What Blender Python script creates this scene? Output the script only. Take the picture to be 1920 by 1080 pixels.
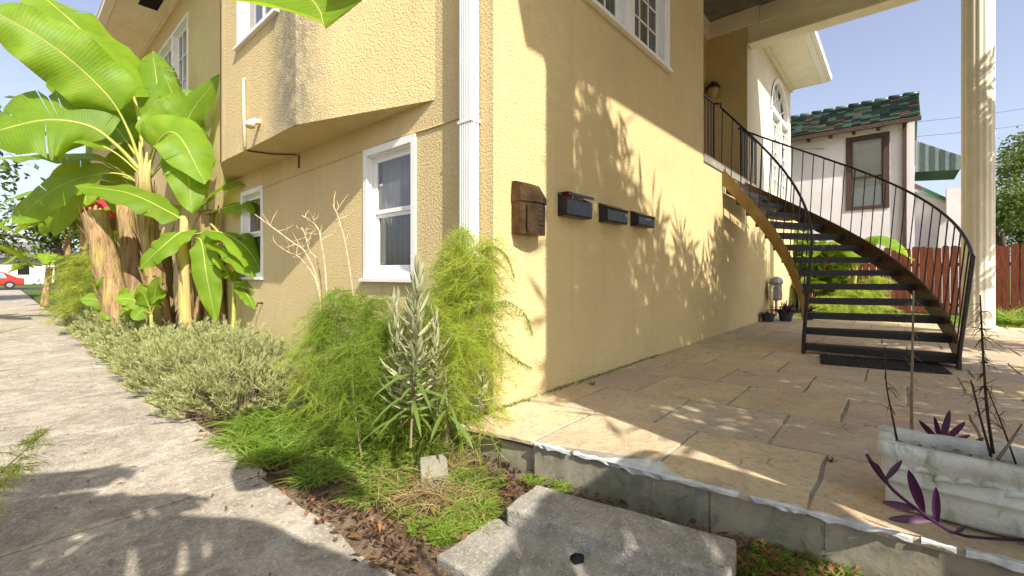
import bpy, bmesh, math, random
from mathutils import Vector, Matrix
R = random.Random(7)
rad = math.radians
# ------------------------------------------------------------------ camera calibration
F = 834.0; HX = 960.0; HY = 515.0                 # focal length and principal point in photo pixels (1920 wide)
_h = math.hypot(725, 834); CS, CC = 725/_h, 834/_h
CAM = Vector((-2.397, -2.267, 1.0))
def P(x, y, d):                                    # pixel + distance along the optical axis
    r = (x-HX)/F*d
    return Vector((CAM.x+r*CS+d*CC, CAM.y-r*CC+d*CS, CAM.z+(HY-y)/F*d))
def gp(x, y, z=0.0):                               # pixel on a horizontal plane
    return P(x, y, (z-CAM.z)*F/(HY-y))
def ray(x, y):
    r = (x-HX)/F
    return Vector((r*CS+CC, -r*CC+CS, (HY-y)/F))
def wl(x, y, u=0.0):
    d = ray(x, y); return CAM+d*((u-CAM.x)/d.x)
def wr(x, y, v=0.0):
    d = ray(x, y); return CAM+d*((v-CAM.y)/d.y)

sc = bpy.context.scene
for o in list(bpy.data.objects): bpy.data.objects.remove(o)
col = sc.collection
cd = bpy.data.cameras.new('camera'); cam = bpy.data.objects.new('camera', cd); col.objects.link(cam)
cam.location = CAM; cam.rotation_euler = (rad(90), 0, rad(41.0-90))
cd.sensor_width = 36; cd.lens = F/1920*36; cd.shift_y = -25/1920; cd.clip_start = .02; cd.clip_end = 900
sc.camera = cam
SUN = Vector((-1, -3.2, 3.2)).normalized()
w = bpy.data.worlds.new('World'); sc.world = w; w.use_nodes = True
nt = w.node_tree
sky = nt.nodes.new('ShaderNodeTexSky'); sky.sky_type = 'NISHITA'; sky.sun_disc = False
sky.sun_elevation = math.asin(SUN.z); sky.sun_rotation = math.atan2(SUN.x, SUN.y)
sky.air_density = 1.0; sky.dust_density = 2.2; sky.ozone_density = 1.6; sky.altitude = 0
bg = nt.nodes['Background']; bg.inputs['Strength'].default_value = .135
hs = nt.nodes.new('ShaderNodeHueSaturation'); hs.inputs['Saturation'].default_value = .72; hs.inputs['Hue'].default_value = .515
nt.links.new(sky.outputs[0], hs.inputs['Color']); nt.links.new(hs.outputs[0], bg.inputs['Color'])
sl = bpy.data.lights.new('sun', 'SUN'); sun = bpy.data.objects.new('sun', sl); col.objects.link(sun)
sl.energy = 4.7; sl.angle = rad(.53); sl.color = (1, .93, .82)
sun.rotation_euler = SUN.to_track_quat('Z', 'Y').to_euler(); sun.location = SUN*40
sc.view_settings.view_transform = 'Standard'; sc.view_settings.look = 'None'
sc.view_settings.exposure = 0.82; sc.view_settings.gamma = 1.0; sc.view_settings.use_curve_mapping = False
sc.render.resolution_x = 1024; sc.render.resolution_y = 576
sc.render.engine = 'CYCLES'
sc.cycles.max_bounces = 8; sc.cycles.diffuse_bounces = 5; sc.cycles.transparent_max_bounces = 12

# ------------------------------------------------------------------ materials
class N:
    def __init__(s, name):
        s.m = bpy.data.materials.new(name); s.m.use_nodes = True; s.t = s.m.node_tree
        s.b = s.t.nodes['Principled BSDF']; s.out = s.t.nodes['Material Output']
    def n(s, ty, **kw):
        nd = s.t.nodes.new(ty)
        for k, v in kw.items(): setattr(nd, k, v)
        return nd
    def l(s, a, b): s.t.links.new(a, b)
    def coord(s, which='Object'): return s.n('ShaderNodeTexCoord').outputs[which]
    def map(s, vec, scale=(1, 1, 1), loc=(0, 0, 0)):
        mp = s.n('ShaderNodeMapping'); mp.inputs['Scale'].default_value = scale; mp.inputs['Location'].default_value = loc
        s.l(vec, mp.inputs[0]); return mp.outputs[0]
    def noise(s, vec, scale, detail=4, rough=.55, dist=0):
        nd = s.n('ShaderNodeTexNoise'); nd.inputs['Scale'].default_value = scale; nd.inputs['Detail'].default_value = detail
        nd.inputs['Roughness'].default_value = rough; nd.inputs['Distortion'].default_value = dist
        s.l(vec, nd.inputs['Vector']); return nd.outputs['Fac']
    def vor(s, vec, scale, feat='F1'):
        nd = s.n('ShaderNodeTexVoronoi'); nd.feature = feat; nd.inputs['Scale'].default_value = scale
        s.l(vec, nd.inputs['Vector']); return nd
    def ramp(s, fac, stops):
        r = s.n('ShaderNodeValToRGB'); e = r.color_ramp.elements
        while len(e) < len(stops): e.new(.5)
        for el, (p, c) in zip(e, stops):
            el.position = p; el.color = (c, c, c, 1) if isinstance(c, (int, float)) else (*c, 1)
        s.l(fac, r.inputs[0]); return r.outputs[0]
    def mix(s, fac, a, b, mode='MIX'):
        m = s.n('ShaderNodeMix', data_type='RGBA', blend_type=mode)
        for inp, v in ((m.inputs[0], fac), (m.inputs[6], a), (m.inputs[7], b)):
            if isinstance(v, (int, float)): inp.default_value = v
            elif isinstance(v, tuple): inp.default_value = (*v, 1)
            else: s.l(v, inp)
        return m.outputs[2]
    def math(s, op, a, b=0.0):
        m = s.n('ShaderNodeMath', operation=op)
        for inp, v in ((m.inputs[0], a), (m.inputs[1], b)):
            if isinstance(v, (int, float)): inp.default_value = v
            else: s.l(v, inp)
        return m.outputs[0]
    def bump(s, h, strength=.4, dist=.01, prev=None):
        b = s.n('ShaderNodeBump'); b.inputs['Strength'].default_value = strength; b.inputs['Distance'].default_value = dist
        s.l(h, b.inputs['Height'])
        if prev: s.l(prev, b.inputs['Normal'])
        s.l(b.outputs[0], s.b.inputs['Normal']); return b.outputs[0]
    def fin(s, c=None, rough=.8, spec=.3, metal=0):
        if c is not None:
            if isinstance(c, tuple): s.b.inputs['Base Color'].default_value = (*c, 1)
            else: s.l(c, s.b.inputs['Base Color'])
        if isinstance(rough, (int, float)): s.b.inputs['Roughness'].default_value = rough
        else: s.l(rough, s.b.inputs['Roughness'])
        s.b.inputs['Specular IOR Level'].default_value = spec; s.b.inputs['Metallic'].default_value = metal
        return s.m
    def translucent(s, fac, c):
        tr = s.n('ShaderNodeBsdfTranslucent')
        if isinstance(c, tuple): tr.inputs[0].default_value = (*c, 1)
        else: s.l(c, tr.inputs[0])
        mx = s.n('ShaderNodeMixShader'); mx.inputs[0].default_value = fac
        s.l(s.b.outputs[0], mx.inputs[1]); s.l(tr.outputs[0], mx.inputs[2]); s.l(mx.outputs[0], s.out.inputs[0])

def stucco(name, c, stain=.25, corner=False):
    k = N(name); v = k.coord()
    big = k.noise(v, .9, 5, .6); mid = k.noise(v, 7, 5, .6)
    cc = k.mix(k.ramp(big, [(.3, 0), (.75, 1)]), tuple(x*.90 for x in c), tuple(min(1, x*1.06) for x in c))
    cc = k.mix(k.math('MULTIPLY', k.ramp(mid, [(.45, 0), (.8, 1)]), stain), cc, tuple(x*y for x, y in zip(c, (.72, .74, .8))))
    drip = k.noise(k.map(v, (5, 5, .35)), 1.6, 4, .6)
    cc = k.mix(k.math('MULTIPLY', k.ramp(drip, [(.55, 0), (.8, 1)]), stain*1.1), cc, tuple(x*y for x, y in zip(c, (.6, .62, .66))))
    if corner:                                     # grey mildew running down the rounded corner of the bay
        geo = k.n('ShaderNodeNewGeometry'); sp = k.n('ShaderNodeSeparateXYZ'); k.l(geo.outputs['Position'], sp.inputs[0])
        d = k.math('ABSOLUTE', k.math('SUBTRACT', sp.outputs['Y'], 2.33))
        mk = k.ramp(d, [(0.0, 1), (.2, .8), (.62, 0)])
        nz = k.ramp(k.noise(v, 7, 7, .75), [(.30, .15), (.55, 1)])
        cc = k.mix(k.math('MULTIPLY', k.math('MULTIPLY', mk, nz), .85), cc, (.17, .17, .145))
    pit = k.ramp(k.noise(v, 90, 2, .5), [(.30, .55), (.42, 1)])
    cc = k.mix(.5, cc, pit, 'MULTIPLY')
    h = k.math('ADD', k.noise(v, 52, 3, .55), k.math('MULTIPLY', k.noise(v, 150, 2), .35))
    k.bump(h, .75, .022)
    return k.fin(cc, .92, .15)

def plain(name, c, rough=.7, spec=.3, metal=0, var=.12, scale=8, bump=0, stretch=(1, 1, 1)):
    k = N(name); v = k.map(k.coord(), stretch)
    n = k.noise(v, scale, 5, .6)
    cc = k.mix(k.ramp(n, [(.3, 0), (.7, 1)]), tuple(x*(1-var) for x in c), tuple(min(1, x*(1+var)) for x in c))
    if bump: k.bump(k.noise(v, scale*5, 4), bump, .006)
    return k.fin(cc, rough, spec, metal)

def leafmat(name, c, c2, tl=.35, tc=None, rough=.42, veins=False, spec=.4):
    k = N(name)
    v = k.coord(); oi = k.n('ShaderNodeObjectInfo')
    n = k.noise(v, 3.0, 4)
    cc = k.mix(k.ramp(n, [(.3, 0), (.7, 1)]), c, c2)
    if veins:
        uv = k.coord('UV'); sp = k.n('ShaderNodeSeparateXYZ'); k.l(uv, sp.inputs[0])
        wv = k.n('ShaderNodeTexWave'); wv.bands_direction = 'X'; wv.inputs['Scale'].default_value = 14; wv.inputs['Distortion'].default_value = .6; wv.inputs['Detail'].default_value = 2
        k.l(uv, wv.inputs[0])
        cc = k.mix(k.ramp(k.noise(k.map(uv, (7, .6, 1)), 1.5, 4), [(.5, 0), (.75, .55)]), cc, (.34, .40, .05)); cc = k.mix(k.math('MULTIPLY', wv.outputs['Fac'], .22), cc, tuple(min(1, x*1.5) for x in c2))
        edge = k.math('ABSOLUTE', sp.outputs['Y'])
        cc = k.mix(k.ramp(edge, [(0, .9), (.03, .7), (.06, 0)]), cc, (.36, .42, .08))
        cc = k.mix(k.math('MULTIPLY', k.ramp(edge, [(.90, 0), (1, 1)]), k.ramp(k.noise(v, 9), [(.5, 0), (.6, .8)])), cc, (.22, .13, .03))
        k.bump(wv.outputs['Fac'], .16, .008)
    cc = k.mix(k.math('MULTIPLY', oi.outputs['Random'], .45), cc, tuple(x*.62 for x in c))
    k.fin(cc, rough, spec)
    k.translucent(tl, tc or tuple(min(1, x*1.7) for x in c2))
    return k.m

M = {}
YEL = (.68, .54, .278)
M['stucco'] = stucco('yellow_stucco', YEL)
M['stucco_bay'] = stucco('yellow_stucco_bay', YEL, .25, True)
M['cream'] = stucco('cream_stucco', (.76, .69, .52), .12)
M['white_stucco'] = stucco('white_stucco', (.88, .84, .83), .08)
M['white'] = plain('white_paint', (.80, .79, .75), .45, .4, var=.06, scale=3)
M['trim'] = plain('cream_trim_paint', (.78, .73, .58), .5, .35, var=.08, scale=2.5)
M['ceil'] = plain('pale_blue_ceiling_paint', (.60, .70, .66), .6, .2, var=.05, scale=1)
M['iron'] = plain('black_iron', (.018, .016, .018), .38, .5, .3, var=.5, scale=20, bump=.1)
M['bronze'] = plain('bronze_metal', (.10, .058, .030), .36, .5, .75, var=.5, scale=9, bump=.08)
M['blackmetal'] = plain('black_painted_metal', (.016, .017, .022), .30, .6, .2, var=.6, scale=12, bump=.1)
M['stringer'] = plain('brown_stringer_paint', (.185, .115, .03), .42, .4, var=.25, scale=5, bump=.05)
M['stringer2'] = plain('dark_brown_stringer_paint', (.075, .042, .014), .42, .4, var=.3, scale=5, bump=.05)
M['tread'] = plain('worn_black_wood', (.028, .025, .026), .55, .35, var=.7, scale=6, bump=.5, stretch=(9, 9, 30))
M['fence'] = plain('red_stained_wood', (.16, .045, .022), .75, .2, var=.45, scale=4, bump=.4, stretch=(8, 8, .8))
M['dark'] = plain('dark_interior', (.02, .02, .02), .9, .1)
M['curtain'] = plain('grey_curtain', (.30, .28, .25), .9, .1, var=.35, scale=3, stretch=(10, 10, .4))
M['blind'] = plain('pale_blind', (.80, .80, .80), .8, .1, var=.08)
M['brown_trim'] = plain('brown_trim_paint', (.085, .05, .038), .55, .3, var=.2)
M['steel'] = plain('grey_galvanised_metal', (.32, .33, .34), .45, .5, .6, var=.3)
M['rubber'] = plain('black_rubber', (.030, .027, .027), .75, .25, var=.4, scale=30, bump=.4)
M['dryleaf'] = plain('dry_leaf', (.19, .095, .042), .8, .15, var=.6, scale=3)
M['litter'] = plain('brown_leaf_litter', (.085, .045, .028), .85, .1, var=.7, scale=6)
M['twig'] = plain('pale_bare_twig', (.52, .40, .24), .8, .15, var=.3, scale=20)
M['deadstem'] = plain('dark_dead_stem', (.055, .035, .025), .8, .15, var=.5, scale=20)
M['palestem'] = plain('pale_dead_stem', (.20, .155, .10), .8, .15, var=.4, scale=14)
M['red_cloth'] = plain('red_awning_canvas', (.45, .045, .07), .8, .1, var=.15)
M['cloth'] = plain('black_cloth', (.010, .011, .014), .9, .1, var=.4)
M['bark'] = plain('tree_bark', (.085, .06, .042), .9, .1, var=.4, scale=12, bump=.5, stretch=(1, 1, .3))
M['red_car'] = plain('red_car_paint', (.42, .035, .03), .25, .6, var=.05)
M['turq'] = plain('turquoise_tinted_glass', (.20, .62, .60), .15, .6, var=.05)
M['greyroof'] = plain('grey_shingle', (.17, .16, .16), .9, .1, var=.3, scale=4)
M['asphalt'] = plain('asphalt', (.055, .055, .055), .9, .2, var=.2, scale=3, bump=.3)
M['wire'] = plain('black_wire', (.05, .05, .06), .6, .2)
M['paintwhite'] = plain('flaking_white_paint', (.52, .53, .53), .8, .2, var=.3, scale=14, bump=.5)
M['conduit'] = plain('cream_conduit', (.72, .62, .42), .6, .3, var=.1)
M['plastic'] = plain('dark_blue_plastic', (.03, .045, .06), .5, .3, var=.3)

k = N('window_glass'); fr = k.n('ShaderNodeFresnel'); fr.inputs[0].default_value = 1.5
gl = k.n('ShaderNodeBsdfGlossy'); gl.inputs['Roughness'].default_value = .03; tr = k.n('ShaderNodeBsdfTransparent'); tr.inputs[0].default_value = (.80, .83, .82, 1)
mx = k.n('ShaderNodeMixShader'); k.l(k.math('ADD', k.math('MULTIPLY', fr.outputs[0], 1.3), .04), mx.inputs[0]); k.l(tr.outputs[0], mx.inputs[1]); k.l(gl.outputs[0], mx.inputs[2]); k.l(mx.outputs[0], k.out.inputs[0]); M['glass'] = k.m
k = N('dirty_window_glass'); d = k.n('ShaderNodeBsdfDiffuse')
k.l(k.mix(k.noise(k.map(k.coord(), (1, 1, 2.2)), 2.2, 5), (.05, .055, .06), (.46, .48, .50)), d.inputs[0]); g2 = k.n('ShaderNodeBsdfGlossy'); g2.inputs['Roughness'].default_value = .06
mx = k.n('ShaderNodeMixShader'); mx.inputs[0].default_value = .16; k.l(d.outputs[0], mx.inputs[1]); k.l(g2.outputs[0], mx.inputs[2])
m2 = k.n('ShaderNodeMixShader'); m2.inputs[0].default_value = .55; t2 = k.n('ShaderNodeBsdfTransparent'); k.l(t2.outputs[0], m2.inputs[1]); k.l(mx.outputs[0], m2.inputs[2]); k.l(m2.outputs[0], k.out.inputs[0]); M['dirtyglass'] = k.m

k = N('flagstone'); v = k.coord(); oi = k.n('ShaderNodeObjectInfo'); rnd = oi.outputs['Random']
base = k.ramp(rnd, [(0, (.42, .34, .22)), (.2, (.46, .38, .25)), (.38, (.36, .31, .22)), (.55, (.42, .33, .23)), (.72, (.38, .33, .25)), (.9, (.38, .29, .24)), (1, (.34, .31, .25))])
off = k.n('ShaderNodeVectorMath', operation='ADD'); k.l(v, off.inputs[0]); cx = k.n('ShaderNodeCombineXYZ'); k.l(k.math('MULTIPLY', rnd, 37), cx.inputs[0]); k.l(k.math('MULTIPLY', rnd, 91), cx.inputs[1]); k.l(cx.outputs[0], off.inputs[1]); vv = off.outputs[0]
cc = k.mix(k.ramp(k.noise(vv, 2.2, 5, .6, .8), [(.46, 0), (.78, .6)]), base, (.42, .28, .15))
cc = k.mix(k.ramp(k.noise(vv, 3.3, 6, .65, .5), [(.45, 0), (.75, .8)]), cc, (.27, .25, .21))
cc = k.mix(k.ramp(k.noise(vv, 1.3, 4, .6, .4), [(.52, 0), (.66, .55)]), cc, (.50, .43, .31))
cc = k.mix(k.ramp(k.noise(vv, 24, 6, .75), [(.32, .55), (.5, 0)]), cc, (.14, .11, .08))
crk = k.vor(vv, 2.3, 'DISTANCE_TO_EDGE'); wob = k.n('ShaderNodeVectorMath', operation='ADD'); nz3 = k.n('ShaderNodeTexNoise'); nz3.inputs['Scale'].default_value = 4; k.l(vv, nz3.inputs['Vector']); sc3 = k.n('ShaderNodeVectorMath', operation='SCALE'); sc3.inputs['Scale'].default_value = .35; k.l(nz3.outputs['Color'], sc3.inputs[0]); k.l(vv, wob.inputs[0]); k.l(sc3.outputs[0], wob.inputs[1]); k.l(wob.outputs[0], crk.inputs['Vector'])
ckm = k.math('MULTIPLY', k.ramp(crk.outputs['Distance'], [(0, 1), (.004, .8), (.012, 0)]), k.ramp(k.noise(vv, 1.1, 2), [(.52, 0), (.60, 1)]))
cc = k.mix(k.math('MULTIPLY', ckm, .7), cc, (.10, .075, .05))
cc = k.mix(1.0, cc, (1.30, 1.24, 1.16), 'MULTIPLY')
h = k.noise(vv, 6, 8, .62, .6); k.bump(k.math('ADD', h, k.math('MULTIPLY', k.noise(vv, 70, 4), .15)), .8, .03)
M['flag'] = k.fin(cc, k.ramp(h, [(.3, .55), (.7, .8)]), .3)

k = N('riser_stone'); v = k.coord(); rnd = k.n('ShaderNodeObjectInfo').outputs['Random']
cc = k.mix(k.ramp(k.noise(v, 4, 6, .65), [(.35, 0), (.7, 1)]), (.18, .168, .12), (.31, .285, .22))
cc = k.mix(k.ramp(k.noise(v, 7, 5, .7, 1), [(.5, 0), (.7, .8)]), cc, (.095, .105, .082))
cc = k.mix(k.math('MULTIPLY', k.ramp(k.noise(v, 2, 3), [(.5, 0), (.65, 1)]), .5), cc, (.36, .28, .18))
k.bump(k.noise(v, 12, 7, .6), .5, .015); M['riser'] = k.fin(cc, .75, .25)

def concrete(name, c, dark, speck=.6, sc1=90, cracks=False):
    k = N(name); v = k.coord()
    cc = k.mix(k.ramp(k.noise(v, 1.6, 6, .65), [(.32, 0), (.68, 1)]), dark, c)
    cc = k.mix(k.ramp(k.noise(v, 9, 6, .7), [(.4, .5), (.6, 0)]), cc, tuple(x*.55 for x in dark))
    vo = k.vor(v, sc1); k2 = k.ramp(vo.outputs['Color'], [(.0, 0), (.72, 0), (.80, 1)])
    cc = k.mix(k.math('MULTIPLY', k.ramp(vo.outputs['Color'], [(.74, 0), (.8, 1)]), speck), cc, (.62, .58, .50))
    cc = k.mix(k.math('MULTIPLY', k.ramp(vo.outputs['Color'], [(.10, 1), (.22, 0)]), speck), cc, (.05, .045, .04))
    if cracks:
        nz = k.n('ShaderNodeTexNoise'); nz.inputs['Scale'].default_value = 3.5; nz.inputs['Detail'].default_value = 5; k.l(v, nz.inputs['Vector']); s3 = k.n('ShaderNodeVectorMath', operation='SCALE'); s3.inputs['Scale'].default_value = .5; k.l(nz.outputs['Color'], s3.inputs[0]); ad = k.n('ShaderNodeVectorMath', operation='ADD'); k.l(v, ad.inputs[0]); k.l(s3.outputs[0], ad.inputs[1])
        ce = k.vor(ad.outputs[0], .62, 'DISTANCE_TO_EDGE').outputs['Distance']
        cc = k.mix(k.ramp(ce, [(.008, .45), (.025, 0)]), cc, (.52, .48, .42)); cc = k.mix(k.math('MULTIPLY', k.ramp(ce, [(0, .9), (.0018, .7), (.0045, 0)]), k.ramp(k.noise(v, 1.1, 2), [(.42, .15), (.6, .8)])), cc, (.09, .075, .06))
        cc = k.mix(k.ramp(k.noise(v, 2.3, 5, .7, .7), [(.54, 0), (.70, .65)]), cc, (.20, .155, .115))
    hh = k.math('ADD', k.math('MULTIPLY', vo.outputs['Distance'], .5), k.noise(v, 25, 6, .7)); k.bump(hh, .55, .012)
    return k.fin(cc, .9, .2)
M['walk'] = concrete('aged_aggregate_concrete', (.50, .43, .345), (.30, .262, .215), .40, 85, True)
M['step'] = concrete('grey_concrete', (.40, .37, .32), (.27, .25, .215), .35, 120)

k = N('soil'); v = k.coord()
cc = k.mix(k.ramp(k.noise(v, 3, 6, .7), [(.35, 0), (.65, 1)]), (.13, .085, .055), (.30, .225, .155))
cc = k.mix(k.ramp(k.noise(v, 60, 4, .7), [(.55, 0), (.7, .8)]), cc, (.38, .30, .21)); k.bump(k.noise(v, 40, 7, .7), .9, .03); M['soil'] = k.fin(cc, .95, .1)
M['mortar'] = concrete('grey_mortar', (.42, .38, .32), (.28, .25, .21), .25, 150)
k = N('lawn_turf'); v = k.coord()
cc = k.mix(k.ramp(k.noise(v, 2, 6, .7), [(.35, 0), (.65, 1)]), (.05, .10, .018), (.12, .19, .04))
cc = k.mix(k.ramp(k.noise(v, 45, 3), [(.5, 0), (.7, .6)]), cc, (.20, .20, .07)); k.bump(k.noise(v, 60, 5, .7), 1, .05); M['turf'] = k.fin(cc, .9, .1)

k = N('planter_cement'); v = k.coord()
cc = k.mix(k.ramp(k.noise(v, 6, 6, .65), [(.35, 0), (.65, 1)]), (.47, .46, .40), (.70, .70, .67))
cc = k.mix(k.ramp(k.noise(k.map(v, (1, 1, .5)), 11, 6, .7, .6), [(.52, 0), (.68, .8)]), cc, (.24, .25, .16)); k.bump(k.noise(v, 26, 6, .65), .6, .012); M['planter'] = k.fin(cc, .85, .2)

k = N('green_roof_tile'); rnd = k.n('ShaderNodeObjectInfo').outputs['Random']; v = k.coord()
vc = k.vor(k.map(v, (1, 4.4, 1)), 1.0).outputs['Color']
cc = k.ramp(k.n('ShaderNodeSeparateColor').outputs[0], [(0, (.03, .1, .06)), (1, (.1, .2, .1))])
sepc = [n for n in k.t.nodes if n.bl_idname == 'ShaderNodeSeparateColor'][0]; k.l(vc, sepc.inputs[0])
rmp = [n for n in k.t.nodes if n.bl_idname == 'ShaderNodeValToRGB'][0]; e = rmp.color_ramp.elements
e[0].color = (.025, .11, .06, 1); e[1].color = (.03, .15, .09, 1)
for p, c in ((.25, (.05, .17, .10)), (.45, (.035, .06, .055)), (.62, (.09, .20, .10)), (.8, (.05, .07, .09)), (.93, (.26, .06, .035))):
    x = e.new(p); x.color = (*c, 1)
M['tile'] = k.fin(cc, .28, .6)

# foliage
M['banana'] = leafmat('banana_leaf', (.11, .23, .013), (.22, .37, .025), .45, (.46, .60, .035), .5, True, spec=.28)
M['stalk'] = plain('banana_stalk', (.36, .38, .085), .5, .3, var=.2, scale=3)
k = N('banana_trunk'); v = k.map(k.coord(), (14, 14, .9)); n = k.noise(v, 1.4, 6, .7, .5)
cc = k.mix(k.ramp(n, [(.32, 0), (.5, .6), (.7, 1)]), (.10, .055, .025), (.46, .31, .16)); cc = k.mix(k.ramp(k.noise(k.map(k.coord(), (5, 5, 1)), 2, 4), [(.5, 0), (.72, .8)]), cc, (.42, .36, .09))
k.bump(n, 1, .03); M['btrunk'] = k.fin(cc, .8, .2)
k = N('young_banana_trunk'); v = k.map(k.coord(), (12, 12, .9)); n = k.noise(v, 1.4, 6, .7, .5)
cc = k.mix(k.ramp(n, [(.3, 0), (.7, 1)]), (.40, .26, .12), (.50, .45, .15)); k.bump(n, .7, .02); M['ytrunk'] = k.fin(cc, .7, .25)
M['fennel'] = leafmat('feathery_foliage', (.31, .40, .05), (.50, .57, .12), .5, (.62, .68, .13), .6, spec=.2)
M['fennel_dark'] = leafmat('feathery_foliage_deep', (.16, .25, .03), (.28, .38, .06), .45, (.40, .48, .08), .6, spec=.2)
M['lav'] = leafmat('grey_green_shrub_leaf', (.30, .33, .13), (.54, .56, .27), .35, (.52, .55, .20), .6, spec=.2)
M['silver'] = leafmat('silvery_leaf', (.36, .38, .21), (.60, .60, .40), .25, (.46, .46, .22), .55, spec=.3)
M['strap'] = leafmat('green_strap_leaf', (.09, .16, .03), (.22, .30, .07), .35, (.35, .42, .09), .45)
M['grass'] = leafmat('grass_blade', (.15, .27, .03), (.36, .46, .09), .45, (.48, .56, .10), .5, spec=.3)
M['drygrass'] = leafmat('dry_grass_blade', (.30, .22, .10), (.50, .40, .20), .3, (.45, .36, .15), .7, spec=.2)
M['purple'] = leafmat('purple_leaf', (.035, .010, .032), (.075, .018, .07), .14, (.18, .02, .11), .4, spec=.4)
M['tree1'] = leafmat('tree_leaf', (.045, .085, .014), (.11, .17, .03), .35, (.24, .32, .04), .5, spec=.3)
M['tree2'] = leafmat('far_tree_leaf', (.06, .095, .02), (.14, .19, .04), .3, (.24, .30, .05), .6, spec=.3)
M['shrub'] = leafmat('shrub_leaf', (.10, .19, .02), (.22, .34, .035), .4, (.36, .48, .05), .45)

# ------------------------------------------------------------------ mesh helpers
def pane_quad(fr, a0, a1, b0, b1, d):
    m = MB(); O, a, b, n = fr; q = [O+a*a0+b*b0+n*d, O+a*a1+b*b0+n*d, O+a*a1+b*b1+n*d, O+a*a0+b*b1+n*d]; m.quad(*(q if a.cross(b).dot(n) > 0 else q[::-1])); return m
class MB:
    def __init__(s): s.v = []; s.f = []; s.mi = []; s.uv = {}; s.cur = 0
    def vert(s, p): s.v.append(tuple(p)); return len(s.v)-1
    def face(s, idx, uv=None):
        s.f.append(tuple(idx)); s.mi.append(s.cur)
        if uv: s.uv[len(s.f)-1] = uv
    def quad(s, *pts, uv=None): s.face([s.vert(p) for p in pts], uv)
    def box(s, x0, x1, y0, y1, z0, z1): s.fbox((Vector((0, 0, 0)), Vector((1, 0, 0)), Vector((0, 1, 0)), Vector((0, 0, 1))), x0, x1, y0, y1, z0, z1)
    def fbox(s, fr, a0, a1, b0, b1, c0, c1):       # box in a frame (origin, a, b, c axes)
        O, a, b, c = fr
        i = [s.vert(O+a*x+b*y+c*z) for x in (a0, a1) for y in (b0, b1) for z in (c0, c1)]
        for q in ((0, 1, 3, 2), (4, 6, 7, 5), (0, 4, 5, 1), (2, 3, 7, 6), (0, 2, 6, 4), (1, 5, 7, 3)): s.face([i[j] for j in q])
    def prism(s, poly, z0, z1):                    # poly of (x,y)
        n = len(poly); a = [s.vert((x, y, z0)) for x, y in poly]; b = [s.vert((x, y, z1)) for x, y in poly]
        s.face(a[::-1]); s.face(b)
        for i in range(n): j = (i+1) % n; s.face((a[i], a[j], b[j], b[i]))
    def tube(s, pts, r, n=6, cap=True):
        pts = [Vector(p) for p in pts]; m = len(pts); rs = r if isinstance(r, (list, tuple)) else [r]*m
        rings = []; up = None
        for i in range(m):
            t = (pts[min(i+1, m-1)]-pts[max(i-1, 0)])
            if t.length < 1e-9: t = Vector((0, 0, 1))
            t.normalize()
            if up is None: up = t.orthogonal().normalized()
            up = (up-t*up.dot(t)); up = up.normalized() if up.length > 1e-6 else t.orthogonal().normalized()
            bi = t.cross(up)
            rings.append([s.vert(pts[i]+(up*math.cos(2*math.pi*q/n)+bi*math.sin(2*math.pi*q/n))*rs[i]) for q in range(n)])
        for i in range(m-1):
            for q in range(n): s.face((rings[i][q], rings[i][(q+1) % n], rings[i+1][(q+1) % n], rings[i+1][q]))
        if cap: s.face(rings[0][::-1]); s.face(rings[-1])
    def lathe(s, c, prof, n=24):
        rings = [[s.vert((c[0]+r*math.cos(2*math.pi*q/n), c[1]+r*math.sin(2*math.pi*q/n), c[2]+z)) for q in range(n)] for r, z in prof]
        for i in range(len(rings)-1):
            for q in range(n): s.face((rings[i][q], rings[i][(q+1) % n], rings[i+1][(q+1) % n], rings[i+1][q]))
        s.face(rings[0][::-1]); s.face(rings[-1])
    def strip(s, pts, widths, side, n2=None):      # thin ribbon along pts
        L = []
        for p, wd in zip(pts, widths): L.append((s.vert(p-side*wd*.5), s.vert(p+side*wd*.5)))
        for i in range(len(L)-1): s.face((L[i][0], L[i][1], L[i+1][1], L[i+1][0]))
    def mesh(s, name, mats, smooth=False):
        me = bpy.data.meshes.new(name); me.from_pydata(s.v, [], s.f)
        for mt in mats: me.materials.append(mt)
        if len(mats) > 1: me.polygons.foreach_set('material_index', s.mi)
        if s.uv:
            ul = me.uv_layers.new(name='UVMap')
            for pi, uvs in s.uv.items():
                p = me.polygons[pi]
                for li, c in zip(p.loop_indices, uvs): ul.data[li].uv = c
        if smooth: me.polygons.foreach_set('use_smooth', [True]*len(s.f))
        me.update(); return me
    def build(s, name, mats, parent=None, smooth=False, bevel=0):
        if not isinstance(mats, (list, tuple)): mats = [mats]
        return link(name, s.mesh(name, mats, smooth), parent, bevel)

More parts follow.
